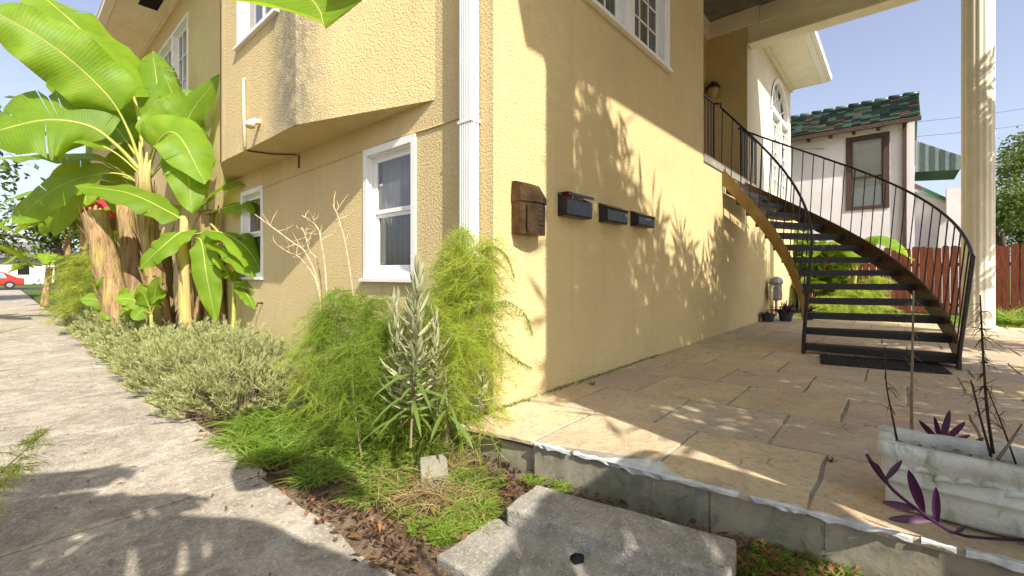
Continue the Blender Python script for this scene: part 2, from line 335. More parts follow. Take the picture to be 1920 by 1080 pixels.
def link(name, me, parent=None, bevel=0):
    o = bpy.data.objects.new(name, me); col.objects.link(o)
    if parent is not None:
        o.parent = parent; o.matrix_parent_inverse = parent.matrix_basis.inverted()
    if bevel:
        b = o.modifiers.new('bevel', 'BEVEL'); b.width = bevel; b.segments = 2; b.limit_method = 'ANGLE'; b.angle_limit = rad(40)
    return o
def tag(o, label=None, cat=None, group=None, kind=None):
    for kk, vv in (('label', label), ('category', cat), ('group', group), ('kind', kind)):
        if vv: o[kk] = vv
    return o
def empty(name, loc, label=None, cat=None, group=None, kind=None):
    o = bpy.data.objects.new(name, None); col.objects.link(o); o.location = loc; o.empty_display_size = .1
    bpy.context.view_layer.update()
    return tag(o, label, cat, group, kind)
X, Y, Z = Vector((1, 0, 0)), Vector((0, 1, 0)), Vector((0, 0, 1))
def spline(pts, n):                                # Catmull-Rom through pts -> n+1 samples
    pts = [Vector(p) for p in pts]; q = [pts[0]*2-pts[1]]+pts+[pts[-1]*2-pts[-2]]; out = []
    m = len(pts)-1
    for i in range(n+1):
        t = i/n*m; j = min(int(t), m-1); t -= j; a, b, c, d = q[j:j+4]
        out.append(.5*((2*b)+(c-a)*t+(2*a-5*b+4*c-d)*t*t+(3*b-a-3*c+d)*t**3))
    return out
def wall(mb, fr, a0, a1, b0, b1, holes=(), rev=.15):  # sheet in frame (O, a along, b up, n outward) with openings and reveals
    O, a, b, n = fr
    As = sorted({a0, a1, *[h[0] for h in holes], *[h[1] for h in holes]}); Bs = sorted({b0, b1, *[h[2] for h in holes], *[h[3] for h in holes]})
    pt = lambda x, y, d=0: O+a*x+b*y+n*d
    for i in range(len(As)-1):
        for j in range(len(Bs)-1):
            ca, cb = (As[i]+As[i+1])/2, (Bs[j]+Bs[j+1])/2
            if any(h[0] < ca < h[1] and h[2] < cb < h[3] for h in holes): continue
            mb.quad(pt(As[i], Bs[j]), pt(As[i+1], Bs[j]), pt(As[i+1], Bs[j+1]), pt(As[i], Bs[j+1]))
    for h in holes:
        c = [(h[0], h[2]), (h[1], h[2]), (h[1], h[3]), (h[0], h[3])]
        for q in range(4):
            p0, p1 = c[q], c[(q+1) % 4]; mb.quad(pt(*p0), pt(*p1), pt(*p1, -rev), pt(*p0, -rev))
FL = (Vector((0, 0, 0)), Y, Z, -X)                 # wall along the walkway (a = v, outward = -u)
FR = (Vector((0, 0, 0)), X, Z, -Y)                 # wall over the patio (a = u, outward = -v)

# ------------------------------------------------------------------ ground, walkway, road
GZ = -.22
def sheet(name, poly, z, mat, thick=0, kind='structure'):
    mb = MB()
    if thick: mb.prism(poly, z-thick, z)
    else: mb.face([mb.vert((x, y, z)) for x, y in poly])
    return tag(mb.build(name, mat), kind=kind)
mb = MB(); n = 60                                   # soil and lawn ground: denser and slightly uneven near the house
xs = [-300, -80, -30]+[-12+i*.5 for i in range(56)]+[24, 40, 90, 300]; ys = [-300, -80, -30]+[-14+i*.5 for i in range(70)]+[30, 45, 80, 300]
idx = {}
for i, x in enumerate(xs):
    for j, y in enumerate(ys):
        z = GZ-.02+R.uniform(-.015, .012) if -12 <= x <= 16 and -14 <= y <= 20 else GZ-.03
        if -1.35 < x < -.45 and -.9 < y < 12: z += .03
        if x > 12.5: z += .05
        idx[i, j] = mb.vert((x, y, z))
for i in range(len(xs)-1):
    for j in range(len(ys)-1): mb.face((idx[i, j], idx[i+1, j], idx[i+1, j+1], idx[i, j+1]))
tag(mb.build('ground', M['soil'], smooth=True), kind='structure')
sheet('lawn', [(10.0, -9), (300, -60), (300, 60), (13.9, 60), (13.9, 0.0), (10.0, 0.0)], GZ+.125, M['turf'])
sheet('verge', [(-40, 24), (-2.9, 24), (-2.9, 50), (-40, 50)], GZ+.02, M['turf'])
sheet('verge', [(-1.3, 24), (40, 24), (40, 50), (-1.3, 50)], GZ+.02, M['turf'])
sheet('road', [(-160, 50), (160, 50), (160, 60), (-160, 60)], GZ+.03, M['asphalt'])
sheet('yard', [(-160, 60), (160, 60), (160, 140), (-160, 140)], GZ+.03, M['turf'])
wk = empty('walkway', (-2.1, 0, -.2), kind='structure')
wv0 = [-6, -4.2, -2.6, -1.05, .62, 2.3, 4.0, 5.6, 7.3, 9.0, 11, 13, 15, 18, 21, 24, 30, 36, 43, 50]
for i in range(len(wv0)-1):
    a, b = wv0[i]+.006, wv0[i+1]-.006; dz = R.uniform(-.004, .004)
    pts = []; q = 6
    for t in range(q+1): pts.append((-2.95+R.uniform(-.02, .02), a+(b-a)*t/q))
    for t in range(q, -1, -1): pts.append((-1.36+R.uniform(-.035, .03), a+(b-a)*t/q))
    mb = MB(); mb.prism(pts, -.30, -.198+dz); mb.build('slab', M['walk'], wk, bevel=.006)

# ------------------------------------------------------------------ flagstone patio
pat = empty('patio', (4, -3, 0), kind='structure')
edge = lambda v: -.375+.115*min(3.2, -v)-.015
mb = MB(); mb.prism([(edge(-.02)+.09, -.02), (edge(-.60)+.08, -.60), (edge(-.61)+.024, -.61), (edge(-1.3)+.024, -1.3), (edge(-2)+.024, -2), (edge(-3.2)+.024, -3.2), (edge(-3.3)+.024, -6.3), (10.0, -6.3), (10.0, -.004), (.01, -.004)], -.25, -.009); mb.build('mortar_bed', M['mortar'], pat)
rows = [(-.36, .40), (.40, 1.11), (1.11, 1.87), (1.87, 2.67), (2.67, 3.45), (3.45, 4.2), (4.2, 4.98), (4.98, 5.72), (5.72, 6.5), (6.5, 7.25), (7.25, 8.02), (8.02, 8.8), (8.8, 9.55), (9.55, 10.0)]
first = [-.60, -.31, -.56, -.29, -.62]
SK = .115
for ri, (u0, u1) in enumerate(rows):
    vs = [-.012]; v = first[ri] if ri < 5 else (-.61 if ri % 2 == 0 else -.3)+R.uniform(-.05, .05)
    while v > -6.2: vs.append(v); v -= .69+R.uniform(-.02, .02) if ri < 5 else R.choice([.62, .7, .78, 1.0])
    vs.append(-6.3)
    for i in range(len(vs)-1):
        a, b = vs[i]-.008, vs[i+1]+.008
        sk = lambda u, vv: u+SK*min(3.2, -vv)*(1 if u < 3.5 else .3)
        c = [(sk(u0, a)+.008, a), (sk(u1, a)-.008, a), (sk(u1, b)-.008, b), (sk(u0, b)+.008, b)]
        if ri == 0:
            c[0] = (c[0][0]-.02, a); c[3] = (c[3][0]-.02, b)
            if i == 0: c[0] = (-.39, -.03); c[1] = (.33, -.03)
            if i == 1: c[3] = (-.06, b)
        poly = []
        for q in range(4):
            p0, p1 = Vector(c[q]), Vector(c[(q+1) % 4])
            for t in (0, .25, .5, .75):
                p = p0.lerp(p1, t); j = .007 if t else .012
                poly.append((p.x+R.uniform(-j, j), min(-.008, p.y+R.uniform(-j, j))))
            if ri == 0 and i == 2 and q == 3: pass
        mb = MB(); dz = R.uniform(-.004, .004); mb.prism(poly, -.03, dz); mb.build('flagstone', M['flag'], pat, bevel=.005)
edge = lambda v: -.375+SK*min(3.2, -v)-.015          # front edge u at a given v
def riser(v0, v1, z0, z1, inset=0, th=.05, mat='riser'):
    mb = MB(); a, b = Vector((edge(v0)+inset, v0, 0)), Vector((edge(v1)+inset, v1, 0)); d = (b-a); L = d.length; d.normalize(); nn = Vector((-d.y, d.x, 0)); 
    if nn.x > 0: nn = -nn
    m = 5; top = []; 
    poly = [(i/m*L) for i in range(m+1)]
    fro = [[mb.vert(a+d*t+nn*R.uniform(-.003, .004)+Z*(z0 if kz == 0 else z1+R.uniform(-.004, .003))) for t in poly] for kz in (0, 1)]
    bak = [[mb.vert(a+d*t-nn*th+Z*(z0 if kz == 0 else z1)) for t in poly] for kz in (0, 1)]
    for i in range(m):
        mb.face((fro[0][i], fro[0][i+1], fro[1][i+1], fro[1][i])); mb.face((fro[1][i], fro[1][i+1], bak[1][i+1], bak[1][i])); mb.face((bak[0][i+1], bak[0][i], bak[1][i], bak[1][i+1]))
    for i in (0, m): mb.face((fro[0][i], fro[1][i], bak[1][i], bak[0][i]))
    return mb.build('riser_stone', M[mat], pat)
riser(-.05, -.33, -.24, -.062, .07); riser(-.345, -.60, -.24, -.055, .055)
for v0, v1 in ((-.625, -1.30), (-1.318, -1.585), (-1.595, -2.02), (-2.035, -2.72), (-2.73, -3.4), (-3.41, -4.3), (-4.31, -5.2), (-5.21, -6.3)): riser(v0, v1, -.24, -.026, .018)
# flaking white paint along the lip of the patio
mb = MB(); m = 110
prev = None
for i in range(m+1):
    v = -.63-i*(2.6/m); u = edge(v)
    patch = math.exp(-((v+1.27)/.14)**2); wb = .5+.5*math.sin(v*9.0+1.3*math.sin(v*23)); wob_ = .008*math.sin(v*61)+R.uniform(-.004, .004)
    inn = u+.012+.016*wb+.125*patch+wob_; lip = -.010-.016*wb*R.uniform(.4, 1)-.02*patch*R.random()+.006*math.sin(v*47)
    cur = [mb.vert((inn, v, .0048)), mb.vert((u+.004, v, .0045)), mb.vert((u-.0015, v, .0)), mb.vert((u+.0145 if lip < -.027 else u-.002, v, lip))]
    if prev and not (R.random() < .10 and patch < .3):
        for q in range(3): mb.face((prev[q], cur[q], cur[q+1], prev[q+1]))
    prev = cur
mb.build('painted_edge', M['paintwhite'], pat)
# small scraps of paint that stuck to the riser faces
# ------------------------------------------------------------------ concrete steps
def slab_thing(name, pts, z0, z1, mat, label, cat, bevel=.012, nsub=6):
    poly = []
    for q in range(len(pts)):
        a, b = Vector(pts[q]), Vector(pts[(q+1) % len(pts)])
        for t in range(nsub):
            p = a.lerp(b, t/nsub); poly.append((p.x+R.uniform(-.006, .006), p.y+R.uniform(-.006, .006)))
    mb = MB(); mb.prism(poly, z0, z1); return tag(mb.build(name, mat, bevel=bevel), label, cat)
slab_thing('concrete_step', [(-.55, -.83), (-.385, -1.76), (-.65, -1.80), (-.83, -.86)], -.26, -.10, M['step'], 'long grey concrete step slab resting against the patio edge', 'step')
slab_thing('concrete_slab', [(-.80, -.77), (-.60, -2.2), (-1.10, -2.25), (-1.19, -.79)], -.27, -.187, M['step'], 'low grey concrete slab below the step, beside the walkway', 'slab')
mb = MB(); fr = (Vector((-.74, -.24, -.215)), Vector((.80, -.55, .05)).normalized(), Vector((.52, .72, .52)).normalized(), Vector((-.32, -.38, .86)).normalized())
mb.fbox(fr, -.085, .075, -.16, .17, 0, .04)
tag(mb.build('broken_paver', M['riser'], bevel=.008), 'broken grey paver propped in the soil by the patio corner', 'paver')
mb = MB()                                            # crumpled black scrap
c = gp(1082, 1050, -.187)
rgc = []
for j in range(5):
    ph = j/4*math.pi/2
    rgc.append([mb.vert(c+Vector((math.cos(q*.5236)*math.cos(ph)*.036*R.uniform(.5, 1.25), math.sin(q*.5236)*math.cos(ph)*.030*R.uniform(.5, 1.25), .002+.030*math.sin(ph)*R.uniform(.5, 1.2)))) for q in range(12)])
for j in range(4):
    for q in range(12): mb.face((rgc[j][q], rgc[j][(q+1) % 12], rgc[j+1][(q+1) % 12], rgc[j+1][q]))
tag(mb.build('cloth_scrap', M['cloth']), 'crumpled black scrap lying on the low concrete slab', 'scrap')

# ------------------------------------------------------------------ the yellow house
H = empty('yellow_house', (4, 4, -.2), 'two storey yellow stucco house with bay, porch roof and white trim', 'house')
TOP = 6.67; LZ = 2.86
W1 = (.93, 1.79, .965, 2.245); W2 = (4.40, 5.25, .965, 2.245); WU = (8.15, 10.6, 4.38, 6.12)
mb = MB(); wall(mb, FL, .0, 24, -.6, TOP, [W1, W2, WU], .16); mb.build('wall', M['stucco'], H)
WR1 = (1.18, 2.16, 3.67, 5.3); WR2 = (2.26, 3.24, 3.67, 5.3)
mb = MB(); wall(mb, FR, .0, 4.70, LZ, 7.1, [WR1, WR2], .14)
wall(mb, FR, .0, 13.6, -.6, LZ, [], .1)
mb.quad((4.7, 0, LZ), (4.7, 1.1, LZ), (4.7, 1.1, 7.1), (4.7, 0, 7.1))
mb.quad((4.7, 1.1, LZ), (8.4, 1.1, LZ), (8.4, 1.1, 7.1), (4.7, 1.1, 7.1))
mb.quad((8.4, 1.1, LZ), (8.4, .25, LZ), (8.4, .25, 7.1), (8.4, 1.1, 7.1))
mb.quad((4.7, -.0, LZ), (13.6, 0, LZ), (13.6, 1.2, LZ), (4.7, 1.2, LZ))
mb.build('wall', M['stucco'], H)
# far upper wing with the arched window
AC, AW, AS, AT = 11.95, 1.22, 5.35, 6.42
mb = MB(); FV = (Vector((0, .25, 0)), X, Z, -Y)
wall(mb, FV, 8.4, 13.6, LZ, AT+.03, [(AC-AW, AC+AW, LZ+.35, AT)], .12); wall(mb, FV, 8.4, 13.6, AT+.03, TOP, [], .1)
N_ = 14                                              # spandrels that round the head of the opening
arc = [(AC-AW*math.cos(math.pi*i/N_), AS+(AT-AS)*math.sin(math.pi*i/N_)) for i in range(N_+1)]
for i in range(N_):
    (a0, b0), (a1, b1) = arc[i], arc[i+1]
    mb.quad((a0, .252, b0), (a1, .252, b1), (a1, .252, AT+.002), (a0, .252, AT+.002)); mb.quad((a0, .252, b0), (a1, .252, b1), (a1, .37, b1), (a0, .37, b0))
mb.quad((13.6, .25, -.6), (13.6, 10, -.6), (13.6, 10, TOP), (13.6, .25, TOP)); mb.quad((0, 24, -.6), (13.6, 24, -.6), (13.6, 24, TOP), (0, 24, TOP)); mb.quad((13.6, 10, -.6), (13.6, 24, -.6), (13.6, 24, TOP), (13.6, 10, TOP))
mb.build('wall', M['cream'], H)
aw = empty('p', (0, 0, 0)); bpy.data.objects.remove(aw)
def arched_window():
    fm = MB()
    for i in range(N_):
        (a0, b0), (a1, b1) = arc[i], arc[i+1]; s_ = .9
        i0 = (AC+(a0-AC)*s_, AS+(b0-AS)*s_); i1 = (AC+(a1-AC)*s_, AS+(b1-AS)*s_)
        fm.quad((a0, .225, b0), (a1, .225, b1), (i1[0], .225, i1[1]), (i0[0], .225, i0[1])); fm.quad((i0[0], .225, i0[1]), (i1[0], .225, i1[1]), (i1[0], .33, i1[1]), (i0[0], .33, i0[1]))
    for a, b in ((AC-AW, AC-AW+.12), (AC+AW-.12, AC+AW), (AC-.09, AC+.09)): fm.fbox(FV, a, b, LZ+.35, AS, -.10, .03)
    fm.fbox(FV, AC-AW, AC+AW, AS-.06, AS+.06, -.09, .035)
    o = fm.build('window', M['white'], H)
    pane_quad(FV, AC-AW+.1, AC+AW-.1, LZ+.36, AT-.12, -.105).build('pane', M['glass'], o)
    mm = MB()
    for sx in (-1, 1):
        for t in (.33, .66): mm.fbox(FV, AC+sx*(.09+t*(AW-.21))-.018, AC+sx*(.09+t*(AW-.21))+.018, LZ+.36, AS-.06, -.095, -.06)
        for zz in range(1, 6): mm.fbox(FV, AC+min(sx*.09, sx*(AW-.12)), AC+max(sx*.09, sx*(AW-.12)), LZ+.4+zz*.38-.016, LZ+.4+zz*.38+.016, -.094, -.058)
    for q in range(1, 6):
        t = math.pi*q/6; mm.tube([(AC+.15*math.cos(t), .31, AS+.1+.10*math.sin(t)), (AC+AW*.88*math.cos(t), .31, AS+(AT-AS)*.88*math.sin(t))], .02, 4)
    mm.tube([(AC+.55*math.cos(math.pi*q/12), .31, AS+.06+.5*math.sin(math.pi*q/12)) for q in range(13)], .018, 4)
    mm.build('muntin', M['white'], o)
    dm = MB(); dm.fbox(FV, AC-AW, AC+AW, LZ+.3, AT, -.2, -.13); dm.build('blind', M['blind'], o)
arched_window()
# the bay
BZ = 2.47; bay = [(0, .672), (-.487, 2.16), (-.503, 4.46), (0, 5.95)]
def rounded(pts, r=.10):
    out = [Vector(pts[0])]
    for i in range(1, len(pts)-1):
        a, b, c = Vector(pts[i-1]), Vector(pts[i]), Vector(pts[i+1]); p0 = b+(a-b).normalized()*r; p1 = b+(c-b).normalized()*r
        for t in range(6): t /= 5; out.append((p0*(1-t)+b*t)*(1-t)+(b*(1-t)+p1*t)*t)
    out.append(Vector(pts[-1])); return out
bp = rounded(bay, .16); mb = MB(); BW = (2.62, 3.83, 3.765, 5.6)
ub = -.497; FB = (Vector((ub, 0, 0)), Y, Z, -X)
pl = [(p.x, p.y) for p in bp]
for i in range(len(pl)-1):
    (x0, y0), (x1, y1) = pl[i], pl[i+1]
    if y1-y0 > 1.8:                                 # the flat front with its window
        x0 = x1 = ub; wall(mb, FB, y0, y1, BZ, TOP, [BW], .14)
    else:
        if abs(x0-ub) < .02 and y0 > 2: x0 = ub
        if abs(x1-ub) < .02 and y1 > 2 and y0 < 2.6: x1 = ub
        zs = [BZ, 3.5, 4.8, TOP]
        for q in range(3): mb.quad((x0, y0, zs[q]), (x1, y1, zs[q]), (x1, y1, zs[q+1]), (x0, y0, zs[q+1]))
mb.build('bay_wall', M['stucco_bay'], H)
mb = MB(); mb.face([mb.vert((x, y, BZ+.004)) for x, y in pl]); mb.build('bay_soffit', M['stucco'], H)

def sash_window(fr, hole, cols=1, rowsn=1, meeting=True, casing=.07, curtain='curtain', depth=.11, upper='glass', sill=True, proud=.012):
    a0, a1, b0, b1 = hole
    f = MB()
    for (p, q, r_, s_) in ((a0-.0, a0+casing, b0, b1), (a1-casing, a1, b0, b1), (a0+casing, a1-casing, b1-casing, b1), (a0+casing, a1-casing, b0, b0+casing*.8)):
        f.fbox(fr, p, q, r_, s_, -.02, proud)
    i0, i1, j0, j1 = a0+casing, a1-casing, b0+casing*.8, b1-casing
    for kk, dd in ((0, (-.055, -.021)), (.018, (-.09, -.056))):  # stepped jamb mouldings
        f.fbox(fr, i0-.012+kk, i0+.012+kk, j0, j1, *dd); f.fbox(fr, i1-.012-kk, i1+.012-kk, j0, j1, *dd); f.fbox(fr, i0+.013+kk, i1-.013-kk, j1-.012-kk, j1+.012-kk, *dd); f.fbox(fr, i0+.013+kk, i1-.013-kk, j0-.01+kk, j0+.012+kk, *dd)
    if sill: f.fbox(fr, a0-.03, a1+.03, b0-.035, b0-.001, -.03, proud+.03)
    o = f.build('window', M['white'], H, bevel=.003)
    i0 += .03; i1 -= .03; j0 += .03; j1 -= .03
    s = MB(); t = .035; mid = (j0+j1)/2
    parts = [(j0, mid-.0, -.112, -.085), (mid+.0, j1, -.09, -.066)] if meeting else [(j0, j1, -.10, -.075)]
    for (q0, q1, d0, d1) in parts:
        s.fbox(fr, i0, i0+t, q0, q1, d0, d1); s.fbox(fr, i1-t, i1, q0, q1, d0, d1); s.fbox(fr, i0+t, i1-t, q0, q0+t*1.15, d0, d1); s.fbox(fr, i0+t, i1-t, q1-t, q1, d0, d1)
    s.build('sash', M['white'], o, bevel=.003)
    for n_, (q0, q1, d0, d1) in enumerate(parts):
        dm = (d0+d1)/2; p = pane_quad(fr, i0+t*.8, i1-t*.8, q0+t*.8, q1-t*.8, dm); p.build('pane', M[upper if n_ == len(parts)-1 else 'glass'], o)
        if cols > 1 or rowsn > 1:
            mu = MB()
            for c_ in range(1, cols): x_ = i0+t+(i1-i0-2*t)*c_/cols; mu.fbox(fr, x_-.009, x_+.009, q0+t, q1-t, dm+.003, dm+.016)
            for r_ in range(1, rowsn): z_ = q0+t+(q1-q0-2*t)*r_/rowsn; mu.fbox(fr, i0+t, i1-t, z_-.009, z_+.009, dm+.004, dm+.017)
            mu.build('muntin', M['white'], o)
    cu = MB(); O, a, b, nn = fr; m = 40; pv = None
    for q in range(m+1):
        x_ = i0+(i1-i0)*q/m; d = -.145+.018*math.sin(q*1.7)+.008*math.sin(q*.6)
        c_ = [cu.vert(O+a*x_+b*(j0-.05)+nn*d), cu.vert(O+a*x_+b*(j1+.05)+nn*d)]
        if pv: cu.face((pv[0], c_[0], c_[1], pv[1]))
        pv = c_
    cu.build('curtain', M[curtain], o)
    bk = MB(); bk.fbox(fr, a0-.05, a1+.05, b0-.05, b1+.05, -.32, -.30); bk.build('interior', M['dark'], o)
    return o
sash_window(FL, W1, upper='dirtyglass'); sash_window(FL, W2); sash_window(FB, BW, 2, 2, False, curtain='blind')
sash_window(FL, (8.15, 9.35, 4.38, 6.12), 3, 3, False, curtain='blind'); sash_window(FL, (9.36, 10.6, 4.38, 6.12), 3, 3, False, curtain='blind')
for wrr in (WR1, WR2): sash_window(FR, wrr, 3, 5, False, casing=.06, curtain='curtain', sill=False)
mb = MB(); mb.fbox(FR, 2.161, 2.259, 3.67, 5.3, -.02, .02); mb.fbox(FR, 1.06, 3.34, 3.625, 3.668, .0, .055); mb.fbox(FR, 1.09, 1.178, 3.67, 5.3, .0, .02); mb.fbox(FR, 3.242, 3.33, 3.67, 5.3, .0, .02); mb.build('window_trim', M['white'], H, bevel=.003)
# arched door at the back of the landing
mb = MB(); DC = 5.9
mb.fbox((Vector((0, 1.1, 0)), X, Z, -Y), DC-.55, DC-.45, LZ, LZ+2.2, .0, .04); mb.fbox((Vector((0, 1.1, 0)), X, Z, -Y), DC+.45, DC+.55, LZ, LZ+2.2, .0, .04)
for i in range(12):
    t0, t1 = math.pi*i/12, math.pi*(i+1)/12
    mb.quad(*[(DC+r_*math.cos(t), 1.058, LZ+2.2+r_*math.sin(t)) for r_, t in ((.45, t0), (.55, t0), (.55, t1), (.45, t1))])
mb.build('door_casing', M['white'], H)
mb = MB(); mb.fbox((Vector((0, 1.1, 0)), X, Z, -Y), DC-.45, DC+.45, LZ, LZ+2.2, .005, .03); dr = mb.build('door', M['brown_trim'], H)
mb = MB(); mb.tube([(DC-.36, 1.03, LZ+1.0), (DC-.36, 1.00, LZ+1.0)], .03, 8); mb.build('handle', M['bronze'], dr)
# landing
mb = MB(); mb.box(4.70, 8.4, -.02, 1.1, LZ-.12, LZ+.012); mb.build('landing', M['step'], H, bevel=.004)
# soffits, gutters, roof
mb = MB(); mb.box(-.82, 0, 6.1, 24.8, TOP, TOP+.03); mb.box(-.82, 0, -.6, 6.1, TOP, TOP+.03); mb.build('soffit', M['trim'], H)
mb = MB(); mb.box(-.98, -.83, -.7, 24.9, TOP-.02, TOP+.12); mb.tube([(-.98, -.7, TOP+.1), (-.98, 24.9, TOP+.1)], .02, 6); mb.build('gutter', M['white'], H)
mb = MB(); mb.box(-.10, -.005, 5.96, 24, TOP-.10, TOP-.001); mb.build('bed_moulding', M['trim'], H)
mb = MB(); mb.box(8.75, 13.5, -.55, .25, TOP, TOP+.03); mb.build('soffit', M['trim'], H)
mb = MB(); mb.box(8.75, 13.5, .16, .245, TOP-.10, TOP-.001); mb.build('bed_moulding', M['trim'], H)
mb = MB(); mb.box(8.7, 13.55, -.70, -.56, TOP-.02, TOP+.10); mb.box(8.7, 13.55, -.79, -.701, TOP+.0, TOP+.12); mb.tube([(8.7, -.79, TOP+.11), (13.58, -.79, TOP+.11)], .018, 6); mb.box(13.505, 13.55, -.55, .3, TOP-.015, TOP+.10); mb.build('gutter', M['white'], H)
mb = MB()
rb = [(-.98, -.7), (13.58, -.7), (13.58, 24.9), (-.98, 24.9)]; rt = [(6.3, 6), (6.4, 6), (6.4, 18), (6.3, 18)]
a = [mb.vert((x, y, TOP+.13)) for x, y in rb]; b = [mb.vert((x, y, 10.4)) for x, y in rt]; mb.face(a[::-1]); mb.face(b)
for i in range(4): mb.face((a[i], a[(i+1) % 4], b[(i+1) % 4], b[i]))
mb.build('roof', M['greyroof'], H)
mb = MB()                                             # attic vent and hook on the soffit above the walkway
q = gp(283, 3, TOP-.004); mb.box(q.x-.16, q.x+.16, q.y-.35, q.y+.3, TOP-.012, TOP-.003); mb.build('soffit_vent', M['dark'], H)
mb = MB(); q = gp(268, 4, TOP-.004); mb.tube([(q.x, q.y, TOP), (q.x, q.y, TOP-.06), (q.x+.02, q.y, TOP-.09)], .008, 6); mb.build('hook', M['iron'], H)
# porch: ceiling, beams, friezes, columns
CZ = 6.95
mb = MB(); mb.box(-.75, 8.74, -3.6, 1.1, CZ, CZ+.02); mb.build('porch_ceiling', M['ceil'], H)
mb = MB(); mb.box(8.42, 8.71, -3.62, .245, 6.13, CZ-.002); mb.box(8.38, 8.75, -3.66, .24, 6.07, 6.128); mb.build('beam', M['trim'], H, bevel=.006)
mb = MB(); mb.box(-.75, 8.41, -3.62, -3.3, 6.45, CZ-.002); mb.build('beam', M['trim'], H, bevel=.006)
mb = MB(); mb.box(-.75, -.46, -3.29, -.03, 6.45, CZ-.002); mb.build('beam', M['trim'], H, bevel=.006)
mb = MB(); mb.box(8.30, 8.398, .0, 1.098, 6.46, CZ-.002); mb.box(4.705, 8.29, 1.0, 1.098, 6.46, CZ-.002); mb.box(8.36, 8.417, -3.2, -.01, 6.46, CZ-.003); mb.box(8.24, 8.355, -3.2, 1.0, 6.84, CZ-.003); mb.build('frieze', M['trim'], H, bevel=.006)
mb = MB(); mb.box(-.8, 8.8, -3.7, -.02, CZ+.03, CZ+.5); mb.build('porch_roof', M['greyroof'], H)
def column(cx, cy, top):
    m = MB(); n = 96; r0 = .205
    prof = lambda q: r0*(1-.045*(.5-.5*math.cos(2*math.pi*q/6)))
    rings = [[m.vert((cx+prof(q)*math.cos(2*math.pi*q/n), cy+prof(q)*math.sin(2*math.pi*q/n), z)) for q in range(n)] for z in (.12, top-.25)]
    for q in range(n): m.face((rings[0][q], rings[0][(q+1) % n], rings[1][(q+1) % n], rings[1][q]))
    o = m.build('column', M['trim'], H)
    m = MB(); m.box(cx-.29, cx+.29, cy-.29, cy+.29, .002, .085); m.box(cx-.25, cx+.25, cy-.25, cy+.25, .086, .12); m.build('plinth', M['trim'], o, bevel=.006)
    m = MB(); m.lathe((cx, cy, 0), [(.21, top-.25), (.25, top-.2), (.25, top-.15), (.28, top-.1), (.28, top)], 24); m.build('capital', M['trim'], o)
column(8.57, -3.29, 6.06); column(-.2, -3.4, 6.44)
# downspout, cable, conduit and other bits on the walls
mb = MB()
for i in range(7): z0 = -.12+i*.0
mb.box(-.09, -.012, .139, .269, -.13, 6.6)
for q in range(5): vv = .152+q*.024; mb.box(-.1, -.0905, vv, vv+.012, -.13, 6.6)
for q in range(2): uu = -.075+q*.035; mb.box(uu, uu+.014, .130, .1385, -.13, 6.6)
ds = mb.build('downspout', M['white'], H)
for zz in (2.15, 4.3):
    mb = MB(); mb.box(-.104, -.002, .127, .281, zz, zz+.02); mb.build('strap', M['white'], ds)
mb = MB(); cabl = [wl(861, 221.5), wl(830, 233), wl(800, 243), wl(775, 250), wl(735, 262), wl(690, 279), wl(640, 298), wl(600, 313), wl(565, 325), wl(520, 342), wl(481, 358)]
mb.tube([p+Vector((-.006, 0, 0)) for p in cabl], .008, 5); mb.build('cable', M['stucco'], H)
cp = [Vector((ub-.012, wl(463, 285, ub).y, BZ-.004)), Vector((ub+.02, wl(463, 285, ub).y, BZ-.012)), gp(510, 289, BZ-.012), gp(553, 290, BZ-.012)]; e1 = Vector((-.012, cp[-1].y-.02, BZ-.02)); cp += [e1, Vector((-.012, e1.y, BZ-.17))]
mb = MB(); mb.tube(cp, .009, 6); mb.build('cable', M['bronze'], H)
t0, t1 = wl(461, 150, ub), wl(463, 284, ub)
mb = MB(); mb.tube([Vector((ub-.005, t0.y, t0.z+.01)), Vector((ub-.022, t0.y, t0.z)), Vector((ub-.022, (t0.y+t1.y)/2+.01, (t0.z+t1.z)/2)), Vector((ub-.022, t1.y, BZ+.02))], .017, 8); mb.build('conduit', M['conduit'], H, smooth=True)
hp = wl(488, 236, ub)
mb = MB(); mb.tube([hp+Vector((.01, 0, .04)), hp+Vector((-.06, 0, .035)), hp+Vector((-.10, 0, .0)), hp+Vector((-.105, -.01, -.035))], [.03, .036, .045, .05], 10); mb.build('vent_hood', M['conduit'], H, smooth=True)
mb = MB(); mb.tube([wl(493, 568)+Vector((.02, 0, 0)), wl(493, 568)+Vector((-.07, 0, 0)), wl(493, 568)+Vector((-.08, 0, -.05))], .012, 6); mb.build('hose_tap', M['bronze'], H)

